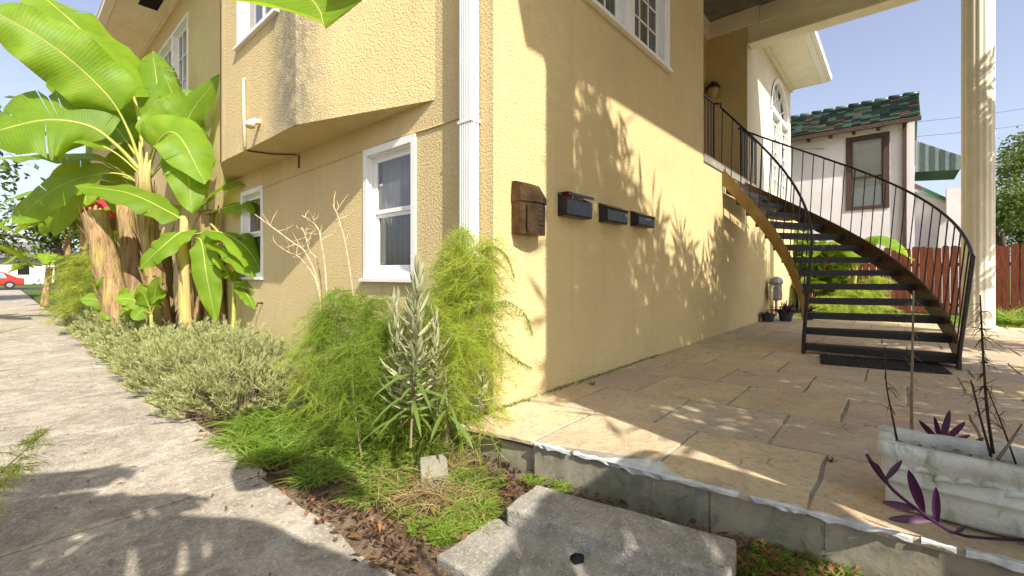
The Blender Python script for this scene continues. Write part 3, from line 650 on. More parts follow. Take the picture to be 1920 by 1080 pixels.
# ------------------------------------------------------------------ things on the wall: mailboxes and lamp
def mailbox_tall():
    o = empty('mailbox', (.36, 0, 1.31), 'tall bronze wall mailbox with a perforated front and sloping lid', 'mailbox', 'mailboxes on the patio wall')
    u0, u1, z0, z1 = .20, .515, 1.315, 1.60
    mb = MB(); prof = [(u0, -.004), (u0, -.095)]+[(u0+(u1-u0)*t, -.095-.045*math.sin(math.pi*t)) for t in (.12, .25, .4, .55, .7, .85)]+[(u1, -.095), (u1, -.004)]
    mb.prism(prof, z0, z1); mb.build('body', M['bronze'], o, bevel=.004)
    mb = MB(); a = [mb.vert((x, y, z1+.002)) for x, y in prof]; b = [mb.vert((x+(.004 if x < .36 else -.004), -.004+(y+.004)*.35, z1+.125)) for x, y in prof]
    ov = [mb.vert((.3575+(x-.3575)*1.04, y*1.07-.003, z1-.035)) for x, y in prof]; ot = [mb.vert((.3575+(x-.3575)*1.04, y*1.07-.003, z1+.012)) for x, y in prof]
    n_ = len(prof); mb.face(b)
    for i in range(n_-1): mb.face((ov[i], ov[i+1], ot[i+1], ot[i])); mb.face((ot[i], ot[i+1], b[i+1], b[i]))
    mb.face((ot[0], b[0], b[-1], ot[-1])); mb.build('lid', M['bronze'], o)
    mb = MB(); mb.box(u0+.04, u0+.07, -.137, -.128, z0+.02, z1-.06); mb.build('crease', M['bronze'], o)
    for r_ in range(6):
        for c_ in range(4):
            x = .375+c_*.03; y = -.095-.045*math.sin(math.pi*(x-u0)/(u1-u0))-.0015; z = z0+.075+r_*.036
            if z < z1-.04: mb = MB(); mb.tube([(x, y+.004, z), (x, y-.001, z)], .0085, 8); mb.build('perforation', M['dark'], o)
mailbox_tall()
def mailbox_low(u0, u1, z0, z1, label, lidopen, p=.105, extra=None):
    o = empty('mailbox', ((u0+u1)/2, 0, z0), label, 'mailbox', 'mailboxes on the patio wall')
    mb = MB(); zz = z1-.045
    prof = [(-.004, z0+.0), (-p+.012, z0), (-p, z0+.014), (-p, zz-.02), (-p+.006, zz), (-.004, z1)]
    n_ = len(prof); A_ = [mb.vert((u0, y, z)) for y, z in prof]; B_ = [mb.vert((u1, y, z)) for y, z in prof]
    mb.face(A_); mb.face(B_[::-1])
    for i in range(n_-1):
        if i < n_-2: mb.face((A_[i], B_[i], B_[i+1], A_[i+1]))
    mb.build('body', M['blackmetal'], o, bevel=.003)
    mb = MB(); dd = p+.012; zt = z1+.004
    fr = (Vector((u0-.006, -.004, zt)), X, Vector((0, -math.cos(lidopen), -math.sin(lidopen))), Vector((0, -math.sin(lidopen), math.cos(lidopen))))
    mb.fbox(fr, 0, u1-u0+.012, 0, dd, 0, .004); mb.fbox(fr, 0, u1-u0+.012, dd, dd+.004, -.022, .004); mb.build('lid', M['blackmetal'], o, bevel=.0015)
    if extra == 'paper':
        mb = MB(); mb.box(u0+.05, u0+.11, -.08, -.02, zz, z1+.02); mb.build('paper', M['red_cloth'], o)
        mb = MB(); mb.box(u0+.115, u0+.13, -.08, -.02, zz, z1+.012); mb.build('paper', M['white'], o)
    if extra == 'lock':
        mb = MB(); mb.tube([(u1-.06, -p+.002, z0+.09), (u1-.06, -p-.012, z0+.09)], .02, 12); mb.build('lock', M['steel'], o)
    if extra == 'plate':
        mb = MB(); mb.box(u0+.16, u0+.30, -p-.003, -p+.001, zz-.045, zz-.03); mb.build('name_plate', M['steel'], o)
mailbox_low(.82, 1.235, 1.517, 1.715, 'black wall mailbox with its lid ajar on folded papers, beside the bronze one', rad(3), extra='paper')
mailbox_low(1.53, 1.955, 1.527, 1.712, 'black wall mailbox with a round silver lock, between two other black boxes', rad(24), extra='lock')
mailbox_low(2.225, 2.64, 1.545, 1.712, 'black wall mailbox with a small name plate, last of the row towards the stairs', rad(24), extra='plate')
lp = Vector((8.395, .93, 5.27))
o = empty('wall_lamp', lp, 'black carriage lamp with amber glass on the dark alcove wall', 'lamp')
mb = MB(); mb.tube([lp+Vector((.0, .0, .06)), lp+Vector((-.06, 0, .12)), lp+Vector((-.16, 0, .12)), lp+Vector((-.2, -.02, .06))], .022, 6); mb.box(lp.x-.03, lp.x, lp.y-.06, lp.y+.06, lp.z-.04, lp.z+.16); mb.build('bracket', M['iron'], o)
mb = MB(); mb.lathe((lp.x-.2, lp.y-.02, lp.z), [(.02, .1), (.05, .09), (.15, -.01), (.16, -.05), (.14, -.05)], 12); mb.build('cap', M['iron'], o)
mb = MB(); mb.lathe((lp.x-.2, lp.y-.02, lp.z), [(.13, -.052), (.12, -.12), (.07, -.26), (.015, -.31)], 12); mb.build('globe', plain('amber_lamp_glass', (.36, .25, .10), .2, .5), o, smooth=True)

# ------------------------------------------------------------------ curved staircase
ST = empty('curved_staircase', (5.5, -1.5, 0), 'curved open staircase with black treads, brown stringers and iron railing', 'staircase')
C0 = Vector((4.33, -.03, 0)); RI, RO, STEP = 1.33, 2.72, rad(6.85)
zk = lambda k: .12+.185*k+.0008*k*k
def pol(r, k, z): th = -math.pi/2+k*STEP; return Vector((C0.x+r*math.cos(th), C0.y+r*math.sin(th), z))
for k_ in range(14):
    mb = MB(); m = 8; zt = zk(k_); th = .082
    fr_ = [[], []]; 
    jl = [R.uniform(-.004, .004) for _ in range(m+1)]
    rs = [RI+.012+(RO-RI-.024)*i/m for i in range(m+1)]
    f0 = [mb.vert(pol(r, k_-.06+jl[i]/r/STEP*2, zt-th+R.uniform(0, .004))) for i, r in enumerate(rs)]; f1 = [mb.vert(pol(r, k_-.06+jl[i]/r/STEP*2, zt+R.uniform(-.003, .001))) for i, r in enumerate(rs)]
    b0 = [mb.vert(pol(r, k_+.98, zt-th)) for r in rs]; b1 = [mb.vert(pol(r, k_+.98, zt)) for r in rs]
    for i in range(m):
        mb.face((f0[i], f0[i+1], f1[i+1], f1[i])); mb.face((f1[i], f1[i+1], b1[i+1], b1[i])); mb.face((b0[i+1], b0[i], b1[i], b1[i+1])); mb.face((f0[i+1], f0[i], b0[i], b0[i+1]))
    mb.face((f0[0], f1[0], b1[0], b0[0])); mb.face((f0[m], b0[m], b1[m], f1[m])); mb.build('tread', M['tread'], ST)
def stringer(r, th, k0, k1, mt='stringer'):
    mb = MB(); m = 60; pr = None
    for i in range(m+1):
        kk = k0+(k1-k0)*i/m; z = zk(kk); zt = z+.10; zb = max(.004, z-.19) if kk > .3 else .004
        if kk < -.2: zt = z+.06
        c = [mb.vert(pol(r+s_, kk, zz)) for s_ in (0, th) for zz in (zb, zt)]
        if pr:
            mb.face((pr[0], c[0], c[1], pr[1])); mb.face((pr[2], pr[3], c[3], c[2])); mb.face((pr[1], c[1], c[3], pr[3])); mb.face((pr[0], pr[2], c[2], c[0]))
        else: mb.face((c[0], c[1], c[3], c[2]))
        pr = c
    mb.face((pr[0], pr[2], pr[3], pr[1])); return mb.build('stringer', M[mt], ST)
stringer(RI-.01, .02, -.45, 14.1); stringer(RO-.01, .02, -.45, 14.1, 'stringer2')
def rail(r, fl, n_bal, topk):
    pts = []; m = 50
    for i in range(m+1): kk = -.35+(topk+.35)*i/m; pts.append(pol(r+fl, kk, zk(max(kk, -.2))+1.10))
    return pts
FO, FI_ = .10, .07
ro, ri_ = rail(RO, FO, 0, 13.6), rail(RI, FI_, 0, 13.6)
zl = LZ+1.0
ro += [Vector((7.02, -.24, zl)), Vector((6.99, .06, zl))][0:0]
def bar(pts, w_=.019, t_=.010, n=4): m = MB(); m.tube(pts, w_, 6); return m
bar(ro+[Vector((7.05, .05, zl-.0))], .017).build('handrail', M['iron'], ST, smooth=True)
bar(ri_+[Vector((5.52, -.02, zl)), Vector((5.42, .06, zl))], .017).build('handrail', M['iron'], ST, smooth=True)
def baluster(r, fl, kk, zoff=.03):
    m = MB(); m.tube([pol(r, kk, zk(kk)+zoff), pol(r+fl*1.0, kk, zk(max(kk, -.2))+1.095)], .0095, 4); m.build('baluster', M['iron'], ST)
for i in range(27): baluster(RO, FO, -.05+i*.515)
for i in range(15): baluster(RI, FI_, -.05+i*.96)
for r, fl in ((RO, FO), (RI, FI_)):
    m = MB(); m.tube([pol(r, -.38, .0), pol(r, -.38, .15), pol(r+fl, -.38, zk(-.2)+1.11)], .022, 6); m.build('newel_post', M['iron'], ST)
def straight_rail(a, b, nb):
    a, b = Vector(a), Vector(b); m = MB(); m.tube([a, b], .017, 6); m.build('handrail', M['iron'], ST)
    m = MB(); m.tube([Vector((a.x, a.y, LZ+.07)), Vector((b.x, b.y, LZ+.07))], .013, 4); m.build('bottom_rail', M['iron'], ST)
    for i in range(nb+1):
        p = a.lerp(b, i/nb); m = MB(); m.tube([Vector((p.x, p.y, LZ+(.0 if i in (0, nb) else .07))), p], .016 if i in (0, nb) else .0095, 4); m.build('baluster', M['iron'], ST)
straight_rail((4.73, .08, zl), (5.42, .06, zl), 5); straight_rail((7.05, .05, zl), (8.36, .07, zl), 9)
# rubber mat at the foot of the stairs
mt = empty('doormat', (3.95, -2.1, .006), 'black rubber doormat with woven ridges lying at the foot of the stairs', 'doormat')
mq = [Vector((4.25, -1.53, 0)), Vector((3.585, -1.61, 0)), Vector((3.83, -2.67, 0)), Vector((4.50, -2.60, 0))]
mb = MB(); mb.prism([(p.x, p.y) for p in mq], .007, .016); mb.build('base', M['rubber'], mt)
mb = MB()
bil = lambda s_, t_: (mq[0].lerp(mq[1], s_)).lerp(mq[3].lerp(mq[2], s_), t_)
for i in range(14):
    for j in range(24):
        c = bil((i+.5)/14, (j+.5)/24); dx = (.017 if (i+j) % 2 else .006); dy = (.006 if (i+j) % 2 else .017); mb.box(c.x-dx, c.x+dx, c.y-dy, c.y+dy, .0155, .021)
tag(mb.build('ridges', M['rubber'], mt), kind='stuff')

# ------------------------------------------------------------------ planter with its plants
pl_ = empty('planter', (.2, -2.75, 0), 'weathered white cement trough planter with relief moulding on the patio edge', 'planter')
pu0, pu1, pv0, pv1, pz = .075, .345, -2.22, -3.12, .285
mb = MB()
def ring_(du, z, dv=None): dv = du if dv is None else dv; return [(pu0-du, pv0+dv, z), (pu1+du, pv0+dv, z), (pu1+du, pv1-dv, z), (pu0-du, pv1-dv, z)]
def sub_ring(rg, n=14):
    out = []
    for q in range(4):
        a, b = Vector(rg[q]), Vector(rg[(q+1) % 4])
        for t in range(n): out.append(a.lerp(b, t/n))
    return out
prof = [(-.020, .012), (-.004, .03), (-.006, .10), (.002, .125), (.012, .13), (.014, .142), (.004, .150), (.006, .225), (.018, .235), (.022, .28), (.012, .288), (-.022, .288), (-.034, .27), (-.038, .22)]
rgs = []
for pi_, (du, z) in enumerate(prof):
    rg = sub_ring(ring_(du, z))
    for q, p in enumerate(rg):
        amp = .006 if .14 < z < .24 else .0025
        p.x += amp*math.sin(q*1.9+z*60)*R.uniform(.3, 1); p.y += .002*R.uniform(-1, 1); p.z += R.uniform(-.002, .002)
        if z < .12 and z > .02: p.x += .0035*(q % 2)
        if abs(p.x-(pu0-du)) < .02 and abs(p.y-(pv0+du)) < .002: p.x += .012; p.y -= .012
    rgs.append([mb.vert(p) for p in rg])
for i in range(len(rgs)-1):
    nn_ = len(rgs[i])
    for q in range(nn_): mb.face((rgs[i][q], rgs[i+1][q], rgs[i+1][(q+1) % nn_], rgs[i][(q+1) % nn_]))
mb.face(rgs[0]); mb.build('trough', M['planter'], pl_, smooth=True)
mb = MB(); mb.prism([(pu0+.03, pv0-.03), (pu1-.03, pv0-.03), (pu1-.03, pv1+.03), (pu0+.03, pv1+.03)], .16, .225); mb.build('soil', M['soil'], pl_)
mb = MB()
for i in range(13):                                   # carved leaf scrolls along the front band
    vv = pv0-.05-i*.065; zz = .188+.010*math.sin(i*2.1); mb.tube([(pu0-.002, vv+.03, zz-.012), (pu0-.006, vv+.012, zz+.006), (pu0-.007, vv-.012, zz+.010), (pu0-.003, vv-.032, zz-.006)], [.004, .015, .013, .004], 8)
mb.build('relief', M['planter'], pl_, smooth=True)
def leaf_blade(mb, pts, wd, side, fold=.25, up=Z):     # pointed leaf with a crease; pts = midrib
    n = len(pts)-1; L = []
    for i, p in enumerate(pts):
        t = i/n; w_ = wd*math.sin(math.pi*min(1, (t*.88+.07)))**.8 if i < n else .0005
        L.append((mb.vert(p-side*w_*.5+up*w_*fold), mb.vert(p), mb.vert(p+side*w_*.5+up*w_*fold)))
    for i in range(n):
        mb.face((L[i][0], L[i][1], L[i+1][1], L[i+1][0])); mb.face((L[i][1], L[i][2], L[i+1][2], L[i+1][1]))
def purple_plant(name, base, specs, label, stem=None):
    o = empty(name, base, label, 'plant', 'purple plants of the trough')
    if stem: m = MB(); m.tube(spline(stem, 14), .006, 6); m.build('stem', M['purple'], o, smooth=True)
    for (b, d, L, wd, curve) in specs:
        b = Vector(b); d = Vector(d).normalized(); pts = [b+d*L*t+Z*(-curve*t*t) for t in [i/8 for i in range(9)]]
        tocam = (CAM-b).normalized(); side = d.cross(tocam).normalized(); m = MB(); leaf_blade(m, pts, wd*.72, side, .22, tocam); m.build('leaf', M['purple'], o, smooth=True)
b0 = P(1765, 833, 1.99); cr, cu_ = Vector((CS, -CC, 0)), Z
purple_plant('purple_heart_plant', b0, [(b0, -.75*cr+.8*cu_, .15, .032, .0), (b0, -.25*cr+1*cu_, .13, .026, 0), (b0, .25*cr+1*cu_, .16, .034, 0), (b0, .8*cr+.75*cu_, .15, .034, 0), (b0+cr*.02, .9*cr+.35*cu_, .12, .03, 0), (b0+cr*.02-Z*.01, .4*cr+.3*cu_, .09, .03, .02), (b0+cr*.14, 1*cr+.6*cu_, .06, .022, 0)], 'purple leaf rosette growing upright in the soil of the trough')
d_ = 1.72
pp = lambda x, y: P(x, y, 1.64)
st = [pp(x, y) for x, y in ((1920, 1012), (1860, 1010), (1795, 1002), (1755, 980), (1729, 962), (1693, 935), (1667, 911), (1640, 875), (1625, 852))]
def lf(x0, y0, x1, y1, wd): d = pp(x1, y1)-pp(x0, y0); return (pp(x0, y0), d, d.length, wd, 0)
purple_plant('purple_heart_plant', st[0], [lf(1668, 912, 1626, 856, .030), lf(1664, 905, 1632, 862, .022), lf(1660, 900, 1692, 862, .026), lf(1658, 898, 1642, 868, .02), lf(1732, 962, 1703, 880, .046), lf(1722, 955, 1652, 941, .036), lf(1748, 975, 1664, 973, .040), lf(1756, 984, 1755, 912, .034), lf(1790, 1000, 1812, 985, .02)], 'trailing purple stem hanging out over the patio below the trough', st)
fb = pp(1623, 848); mb = MB()
ft = empty('purple_flower', fb, 'tiny pink flower at the tip of the trailing purple stem', 'flower')
for q in range(5): t = q*1.257; mb.face([mb.vert(fb), mb.vert(fb+(cr*math.cos(t)+Z*math.sin(t))*.010+cr*.004), mb.vert(fb+(cr*math.cos(t+.9)+Z*math.sin(t+.9))*.010)])
mb.build('petals', plain('pink_petal', (.50, .26, .46), .6, .2), ft)
def dead_stem(pts, r, label, mat, twigs=10, seed=1, up=.6):
    rr = random.Random(seed); o = empty('dead_stem', pts[0], label, 'stem', 'dead stems in the trough')
    sp = spline(pts, 16); m = MB(); m.tube(sp, [r*(1-.55*i/16) for i in range(17)], 6); m.build('stalk', mat, o, smooth=True)
    m = MB()
    for i in range(twigs):
        t = rr.uniform(.3, .98); p = sp[int(t*16)]; d = (cr*rr.uniform(-1, 1)+Vector((CC, CS, 0))*rr.uniform(-.6, .6)+Z*rr.uniform(-.7, up)).normalized(); L = rr.uniform(.02, .07)
        m.tube([p, p+d*L*.6, p+d*L+Z*rr.uniform(-.03, .01)], [.0016, .0013, .0007], 4)
    if twigs: tag(m.build('twigs', mat, o), kind='stuff')
dead_stem([P(1682, 825, 2.02), P(1672, 775, 2.0), P(1662, 720, 2.0), P(1659, 650, 2.0)], .0045, 'thin dark dead stem at the corner of the trough, curving slightly', M['deadstem'], 16, 1)
dead_stem([P(1711, 828, 2.06), P(1709, 770, 2.05), P(1711, 650, 2.05), P(1713, 545, 2.05)], .0075, 'thick pale bare stem rising straight from the trough', M['palestem'], 14, 2)
dead_stem([P(1862, 850, 1.84), P(1850, 760, 1.84), P(1842, 640, 1.84), P(1838, 553, 1.84)], .0062, 'tall dark dead stem thick with withered side shoots', M['deadstem'], 75, 3, .1)
dead_stem([P(1858, 855, 1.82), P(1840, 790, 1.82), P(1825, 730, 1.82), P(1820, 712, 1.82)], .005, 'short dark dead stem leaning against the tall shaggy one', M['deadstem'], 6, 4)
dead_stem([P(1905, 870, 1.8), P(1880, 800, 1.8), P(1858, 745, 1.8), P(1845, 715, 1.8)], .0035, 'fine dark dead stem slanting across the trough end', M['deadstem'], 8, 5)
dead_stem([P(1870, 862, 1.78), P(1890, 835, 1.78), P(1905, 812, 1.78), P(1916, 795, 1.78)], .007, 'stubby pale dead stem leaning outwards over the trough rim', M['palestem'], 2, 6)
mb = MB()
for i in range(240):
    p = Vector((R.uniform(pu0+.04, pu1-.04), R.uniform(pv1+.04, pv0-.04), .226+R.uniform(0, .02))); a = R.uniform(0, 6.28); d = Vector((math.cos(a), math.sin(a), R.uniform(-.1, .5))).normalized(); s_ = d.cross(Z).normalized(); L = R.uniform(.02, .05)
    mb.strip([p, p+d*L*.5+Z*.004, p+d*L], [.003, R.uniform(.006, .014), .002], s_)
tag(mb.build('leaf_litter', M['dryleaf']), kind='stuff', label='dry brown leaves covering the soil of the trough', cat='leaf litter')

# ------------------------------------------------------------------ bananas
def banana_leaf(pts, wd, parent, start=.3, nrm=None, seed=0, tears=.12, fold=.18, wave=1.0, name='leaf', segs=30, blunt=.55, gap=.018):
    rr = random.Random(seed); sp = spline(pts, segs); m = MB()
    m.cur = 1; m.tube(sp, [.018*(1-.9*i/segs)*(wd/.8+.25) for i in range(segs+1)], 6, False); m.cur = 0
    i0 = int(start*segs); nrm = (nrm or Vector((-.35, -.5, .8))).normalized()
    for sgn in (-1, 1):
        prev = None; lift = 0; sh = 0
        for i in range(i0, segs+1):
            t = (i-i0)/(segs-i0); T = (sp[min(i+1, segs)]-sp[max(i-1, 0)]).normalized()
            side = T.cross(nrm); side = side.normalized() if side.length > .05 else T.orthogonal().normalized(); nn = side.cross(T).normalized()
            half = wd*.5*min(1, (t/.10)**.6 if t > 0 else .15)*(1 if t < blunt else max(.02, math.cos((t-blunt)/(1-blunt)*math.pi/2)**.75))
            torn = rr.random() < tears and i > i0+2
            if torn: lift = rr.uniform(-.35, .35); sh = rr.uniform(-.1, .25)
            row = []
            wv = wave*.05*math.sin(i*.95+seed*1.7+sgn)*wd
            for q in range(5):
                a = q/4; p = sp[i]+side*sgn*half*a+nn*(fold*half*a-(.30+lift*.4)*half*a*a+wv*a*a)+T*(.16*half*a*(1+sh))
                row.append((m.vert(p), (t, sgn*a)))
            if prev:
                src = prev
                if torn:                             # the blade is split between two veins
                    src = [(m.vert(Vector(m.v[vi])+T*gap*q_/4+nn*lift*.10*half*(q_/4)), uv) for q_, (vi, uv) in enumerate(prev)]
                for q in range(4): m.face((src[q][0], src[q+1][0], row[q+1][0], row[q][0]), [src[q][1], src[q+1][1], row[q+1][1], row[q][1]])
            prev = row
    return m.build(name, [M['banana'], M['stalk']], parent, smooth=True)
def pseudostem(p0, p1, r0, r1, parent, mat='btrunk', seed=0, strips=14, name='pseudostem'):
    rr = random.Random(seed); m = MB(); n = 14; segs = 14; p0, p1 = Vector(p0), Vector(p1); ax = (p1-p0).normalized(); s_ = ax.orthogonal().normalized(); b_ = ax.cross(s_)
    rings = []; ph = [rr.uniform(.86, 1.12) for _ in range(n)]
    for i in range(segs+1):
        t = i/segs; c = p0.lerp(p1, t)+s_*.02*math.sin(t*5+seed); r = r0+(r1-r0)*t
        rings.append([m.vert(c+(s_*math.cos(6.283*q/n+t*.5)+b_*math.sin(6.283*q/n+t*.5))*r*ph[q]*(1+.05*math.sin(i*1.7+q))) for q in range(n)])
    for i in range(segs):
        for q in range(n): m.face((rings[i][q], rings[i][(q+1) % n], rings[i+1][(q+1) % n], rings[i+1][q]))
    m.face(rings[0][::-1]); m.face(rings[-1]); o = m.build(name, M[mat], parent, smooth=True)
    m = MB()
    for i in range(strips):                           # old leaf sheaths peeling off
        t = rr.uniform(.02, .8); a = rr.uniform(0, 6.28); L = rr.uniform(.25, .7); rd = s_*math.cos(a)+b_*math.sin(a); tg = ax.cross(rd); r = r0+(r1-r0)*t; w_ = rr.uniform(.03, .09)
        c = p0.lerp(p1, t)+rd*r*1.06; cu = rr.uniform(.0, .14)
        m.strip([c+ax*L*x+rd*cu*x*x for x in (0, .25, .5, .75, 1)], [w_, w_, w_*.9, w_*.7, w_*.2], tg)
    if strips: m.build('sheath_strips', M['btrunk'], o)
    return o
def gbase(x, d, z=GZ): return P(x, HY+(CAM.z-z)*F/d, d)
BG = 'banana plants by the bay'
b1 = empty('banana_plant', gbase(305, 7.3), 'tallest banana plant with huge arching leaves, beside the bay', 'banana plant', BG)
pseudostem(gbase(305, 7.3), P(268, 325, 7.3), .17, .10, b1, seed=1, strips=22)
mb = MB(); q = P(268, 330, 7.3)
for i, (x, y) in enumerate(((262, 262), (276, 285), (282, 300))): mb.tube([P(268+i*6, 372, 7.2), P(266+i*5, 330, 7.2), P(x, y, 7.15)], [.06, .05, .012], 6)
mb.build('dry_sheath', M['ytrunk'], b1, smooth=True)
L1 = [([(268, 325, 7.3), (218, 272, 7.1), (165, 236, 6.9), (80, 226, 6.6), (-40, 255, 6.2)], 1.20, .36, (-.55, -.62, .42)),
      ([(268, 325, 7.3), (243, 250, 7.2), (200, 178, 7.0), (100, 88, 6.6), (-30, 10, 6.2)], .80, .40, (-.50, -.75, .25)),
      ([(268, 325, 7.3), (262, 230, 7.4), (235, 150, 7.5), (150, 55, 7.4), (62, -22, 7.2)], 1.15, .40, (.25, -.75, .62)),
      ([(268, 330, 7.3), (205, 280, 7.1), (110, 248, 6.8), (-20, 268, 6.5)], .55, .34, (-.2, -.3, .9)),
      ([(262, 345, 7.3), (190, 302, 7.5), (90, 290, 7.7), (-20, 302, 7.9)], .6, .36, (-.2, -.4, .9)),
      ([(255, 340, 7.5), (185, 318, 7.9), (128, 338, 8.1), (100, 445, 8.2)], .55, .4, (-.55, -.75, .1)),
      ([(280, 320, 7.4), (290, 250, 7.6), (295, 170, 7.8), (286, 95, 8.0)], .55, .4, (-.45, -.8, .2)),
      ([(285, 330, 7.3), (325, 270, 7.5), (345, 235, 7.6), (308, 140, 7.8)], .62, .3, (.1, -.95, .2)),
      ([(278, 325, 7.3), (300, 262, 7.0), (335, 255, 6.9), (385, 345, 6.8)], .70, .22, (-.1, -.9, .45)),
      ([(275, 330, 7.3), (235, 262, 7.6), (205, 240, 7.9), (150, 300, 8.4)], .7, .3, (-.5, -.6, .5)),
      ([(268, 330, 7.3), (255, 280, 7.9), (225, 330, 8.3), (215, 400, 8.4)], .6, .3, (-.5, -.8, .2)),
      ([(272, 325, 7.3), (290, 270, 7.2), (330, 215, 7.3), (385, 175, 7.4)], .55, .3, (.2, -.8, .5)),
      ([(262, 335, 7.4), (200, 325, 7.3), (110, 350, 7.2), (20, 420, 7.0)], .6, .35, (-.4, -.7, .6)),
      ([(266, 325, 7.4), (235, 235, 7.8), (180, 165, 8.1), (90, 150, 8.4)], .8, .35, (-.4, -.7, .6)),
      ([(280, 335, 7.3), (318, 300, 7.0), (350, 320, 6.9), (360, 400, 6.8)], .5, .2, (-.2, -.9, .3))]
for i, (pp_, wd, stt, nr) in enumerate(L1): banana_leaf([P(*q) for q in pp_], wd*1.15, b1, stt, Vector(nr), 10+i, tears=.16 if i not in (1,) else .03, wave=2.2 if i == 1 else 1)
b2 = empty('banana_plant', gbase(348, 6.9), 'young banana plant with a slim yellowish stem and drooping lower leaves', 'banana plant', BG)
pseudostem(gbase(350, 6.9), P(345, 405, 6.9), .10, .055, b2, 'ytrunk', 2, 12)
L2 = [([(345, 415, 6.9), (318, 398, 6.8), (240, 362, 6.7), (140, 348, 6.6)], .50, .14, (-.2, -.6, .75)),
      ([(350, 440, 6.9), (338, 436, 6.7), (305, 462, 6.5), (260, 505, 6.4)], .42, .15, (-.6, -.6, .55)),
      ([(365, 445, 6.9), (378, 455, 6.6), (388, 520, 6.5), (405, 605, 6.5)], .36, .1, (-.5, -.85, .1)),
      ([(362, 440, 6.9), (410, 435, 6.7), (462, 465, 6.5), (503, 535, 6.4)], .50, .24, (.2, -.75, .6)),
      ([(362, 445, 6.9), (410, 462, 6.6), (450, 490, 6.4), (480, 522, 6.3)], .36, .24, (.3, -.8, .5)),
      ([(350, 430, 6.9), (358, 370, 6.9), (372, 340, 7.0), (392, 300, 7.2)], .22, .3, (.2, -.9, .3))]
for i, (pp_, wd, stt, nr) in enumerate(L2): banana_leaf([P(*q) for q in pp_], wd, b2, stt, Vector(nr), 40+i, tears=.04)
b3 = empty('banana_plant', gbase(412, 7.1), 'banana plant with a thick cut stem standing against the house wall', 'banana plant', BG)
pseudostem(gbase(412, 7.1), P(388, 395, 7.1), .15, .12, b3, seed=3, strips=20)
L3 = [([(368, 398, 7.0), (398, 365, 6.9), (440, 342, 6.8), (492, 350, 6.7)], .50, .12, (.0, -.6, .8)),
      ([(385, 400, 7.0), (440, 385, 6.8), (470, 378, 6.7), (490, 405, 6.6)], .42, .2, (.1, -.9, .4)),
      ([(380, 395, 7.1), (360, 290, 7.2), (352, 225, 7.2), (412, 140, 7.1)], .42, .45, (-.3, -.85, .45)),
      ([(395, 420, 7.0), (430, 450, 6.9), (480, 440, 6.8), (512, 500, 6.7)], .55, .2, (.4, -.8, .5)),
      ([(390, 400, 7.1), (380, 320, 7.2), (345, 290, 7.0), (310, 330, 6.9)], .5, .3, (-.3, -.9, .2))]
for i, (pp_, wd, stt, nr) in enumerate(L3): banana_leaf([P(*q) for q in pp_], wd, b3, stt, Vector(nr), 60+i, tears=.05)
b4 = empty('banana_plant', gbase(438, 6.6), 'thin banana sapling with a pale green stem at the end of the clump', 'banana plant', BG)
pseudostem(gbase(438, 6.6), P(437, 530, 6.6), .04, .025, b4, 'stalk', 4, 0)
for i, (pp_, wd) in enumerate((([(437, 535, 6.6), (450, 530, 6.5), (470, 535, 6.5), (490, 550, 6.4)], .2), ([(437, 535, 6.6), (455, 545, 6.5), (468, 560, 6.4), (478, 580, 6.3)], .22), ([(437, 535, 6.6), (425, 510, 6.6), (415, 495, 6.5), (400, 480, 6.5)], .2), ([(437, 535, 6.6), (440, 520, 6.7), (455, 515, 6.7), (475, 520, 6.6)], .25))): banana_leaf([P(*q) for q in pp_], wd, b4, .15, Vector((.1, -.6, .8)), 80+i, 0)
for i, (xb, xt, yt, d, r0, r1, lab) in enumerate(((238, 178, 398, 7.0, .17, .15, 'dark leaning banana stump with a torn top at the walkway end of the clump'), (272, 232, 385, 7.6, .14, .12, 'brown banana stump half hidden behind the leaning one'), (318, 302, 440, 7.7, .13, .11, 'pale dry banana stump with yellow patches in the middle of the clump'), (380, 372, 470, 7.7, .13, .12, 'shaggy dry banana stump between the young plant and the wall'))):
    o = empty('banana_stump', gbase(xb, d), lab, 'banana stump', BG); pseudostem(gbase(xb, d), P(xt, yt, d), r0, r1, o, seed=20+i, strips=22)
    mb = MB()
    for q in range(5): t = q*1.3; c = P(xt, yt, d); mb.tube([c-Z*.1, c+Vector((math.cos(t)*.07, math.sin(t)*.07, R.uniform(.02, .16)))], [.06, .015], 5)
    mb.build('torn_sheaths', M['btrunk'], o, smooth=True)
for i, (xb, d, tips) in enumerate(((215, 7.0, [(150, 560), (190, 520), (250, 590), (240, 545), (200, 600)]), (285, 6.7, [(215, 560), (255, 540), (300, 520), (300, 560), (250, 600)]))):
    o = empty('banana_sucker', gbase(xb, d), ('small dark leafy banana sucker at the foot of the leaning stump', 'small bright banana sucker in front of the dry stumps')[i], 'banana plant', BG); c = P(xb, 590, d)
    pseudostem(gbase(xb, d), c, .035, .022, o, 'stalk', 5+i, 0)
    for q, (x, y) in enumerate(tips): a = P(x, y, d-.2); mid = (c+a)/2+Z*.1; banana_leaf([c, mid, a], .24, o, .2, Vector((-.3, -.7, .6)), 90+i*9+q, 0, segs=16)
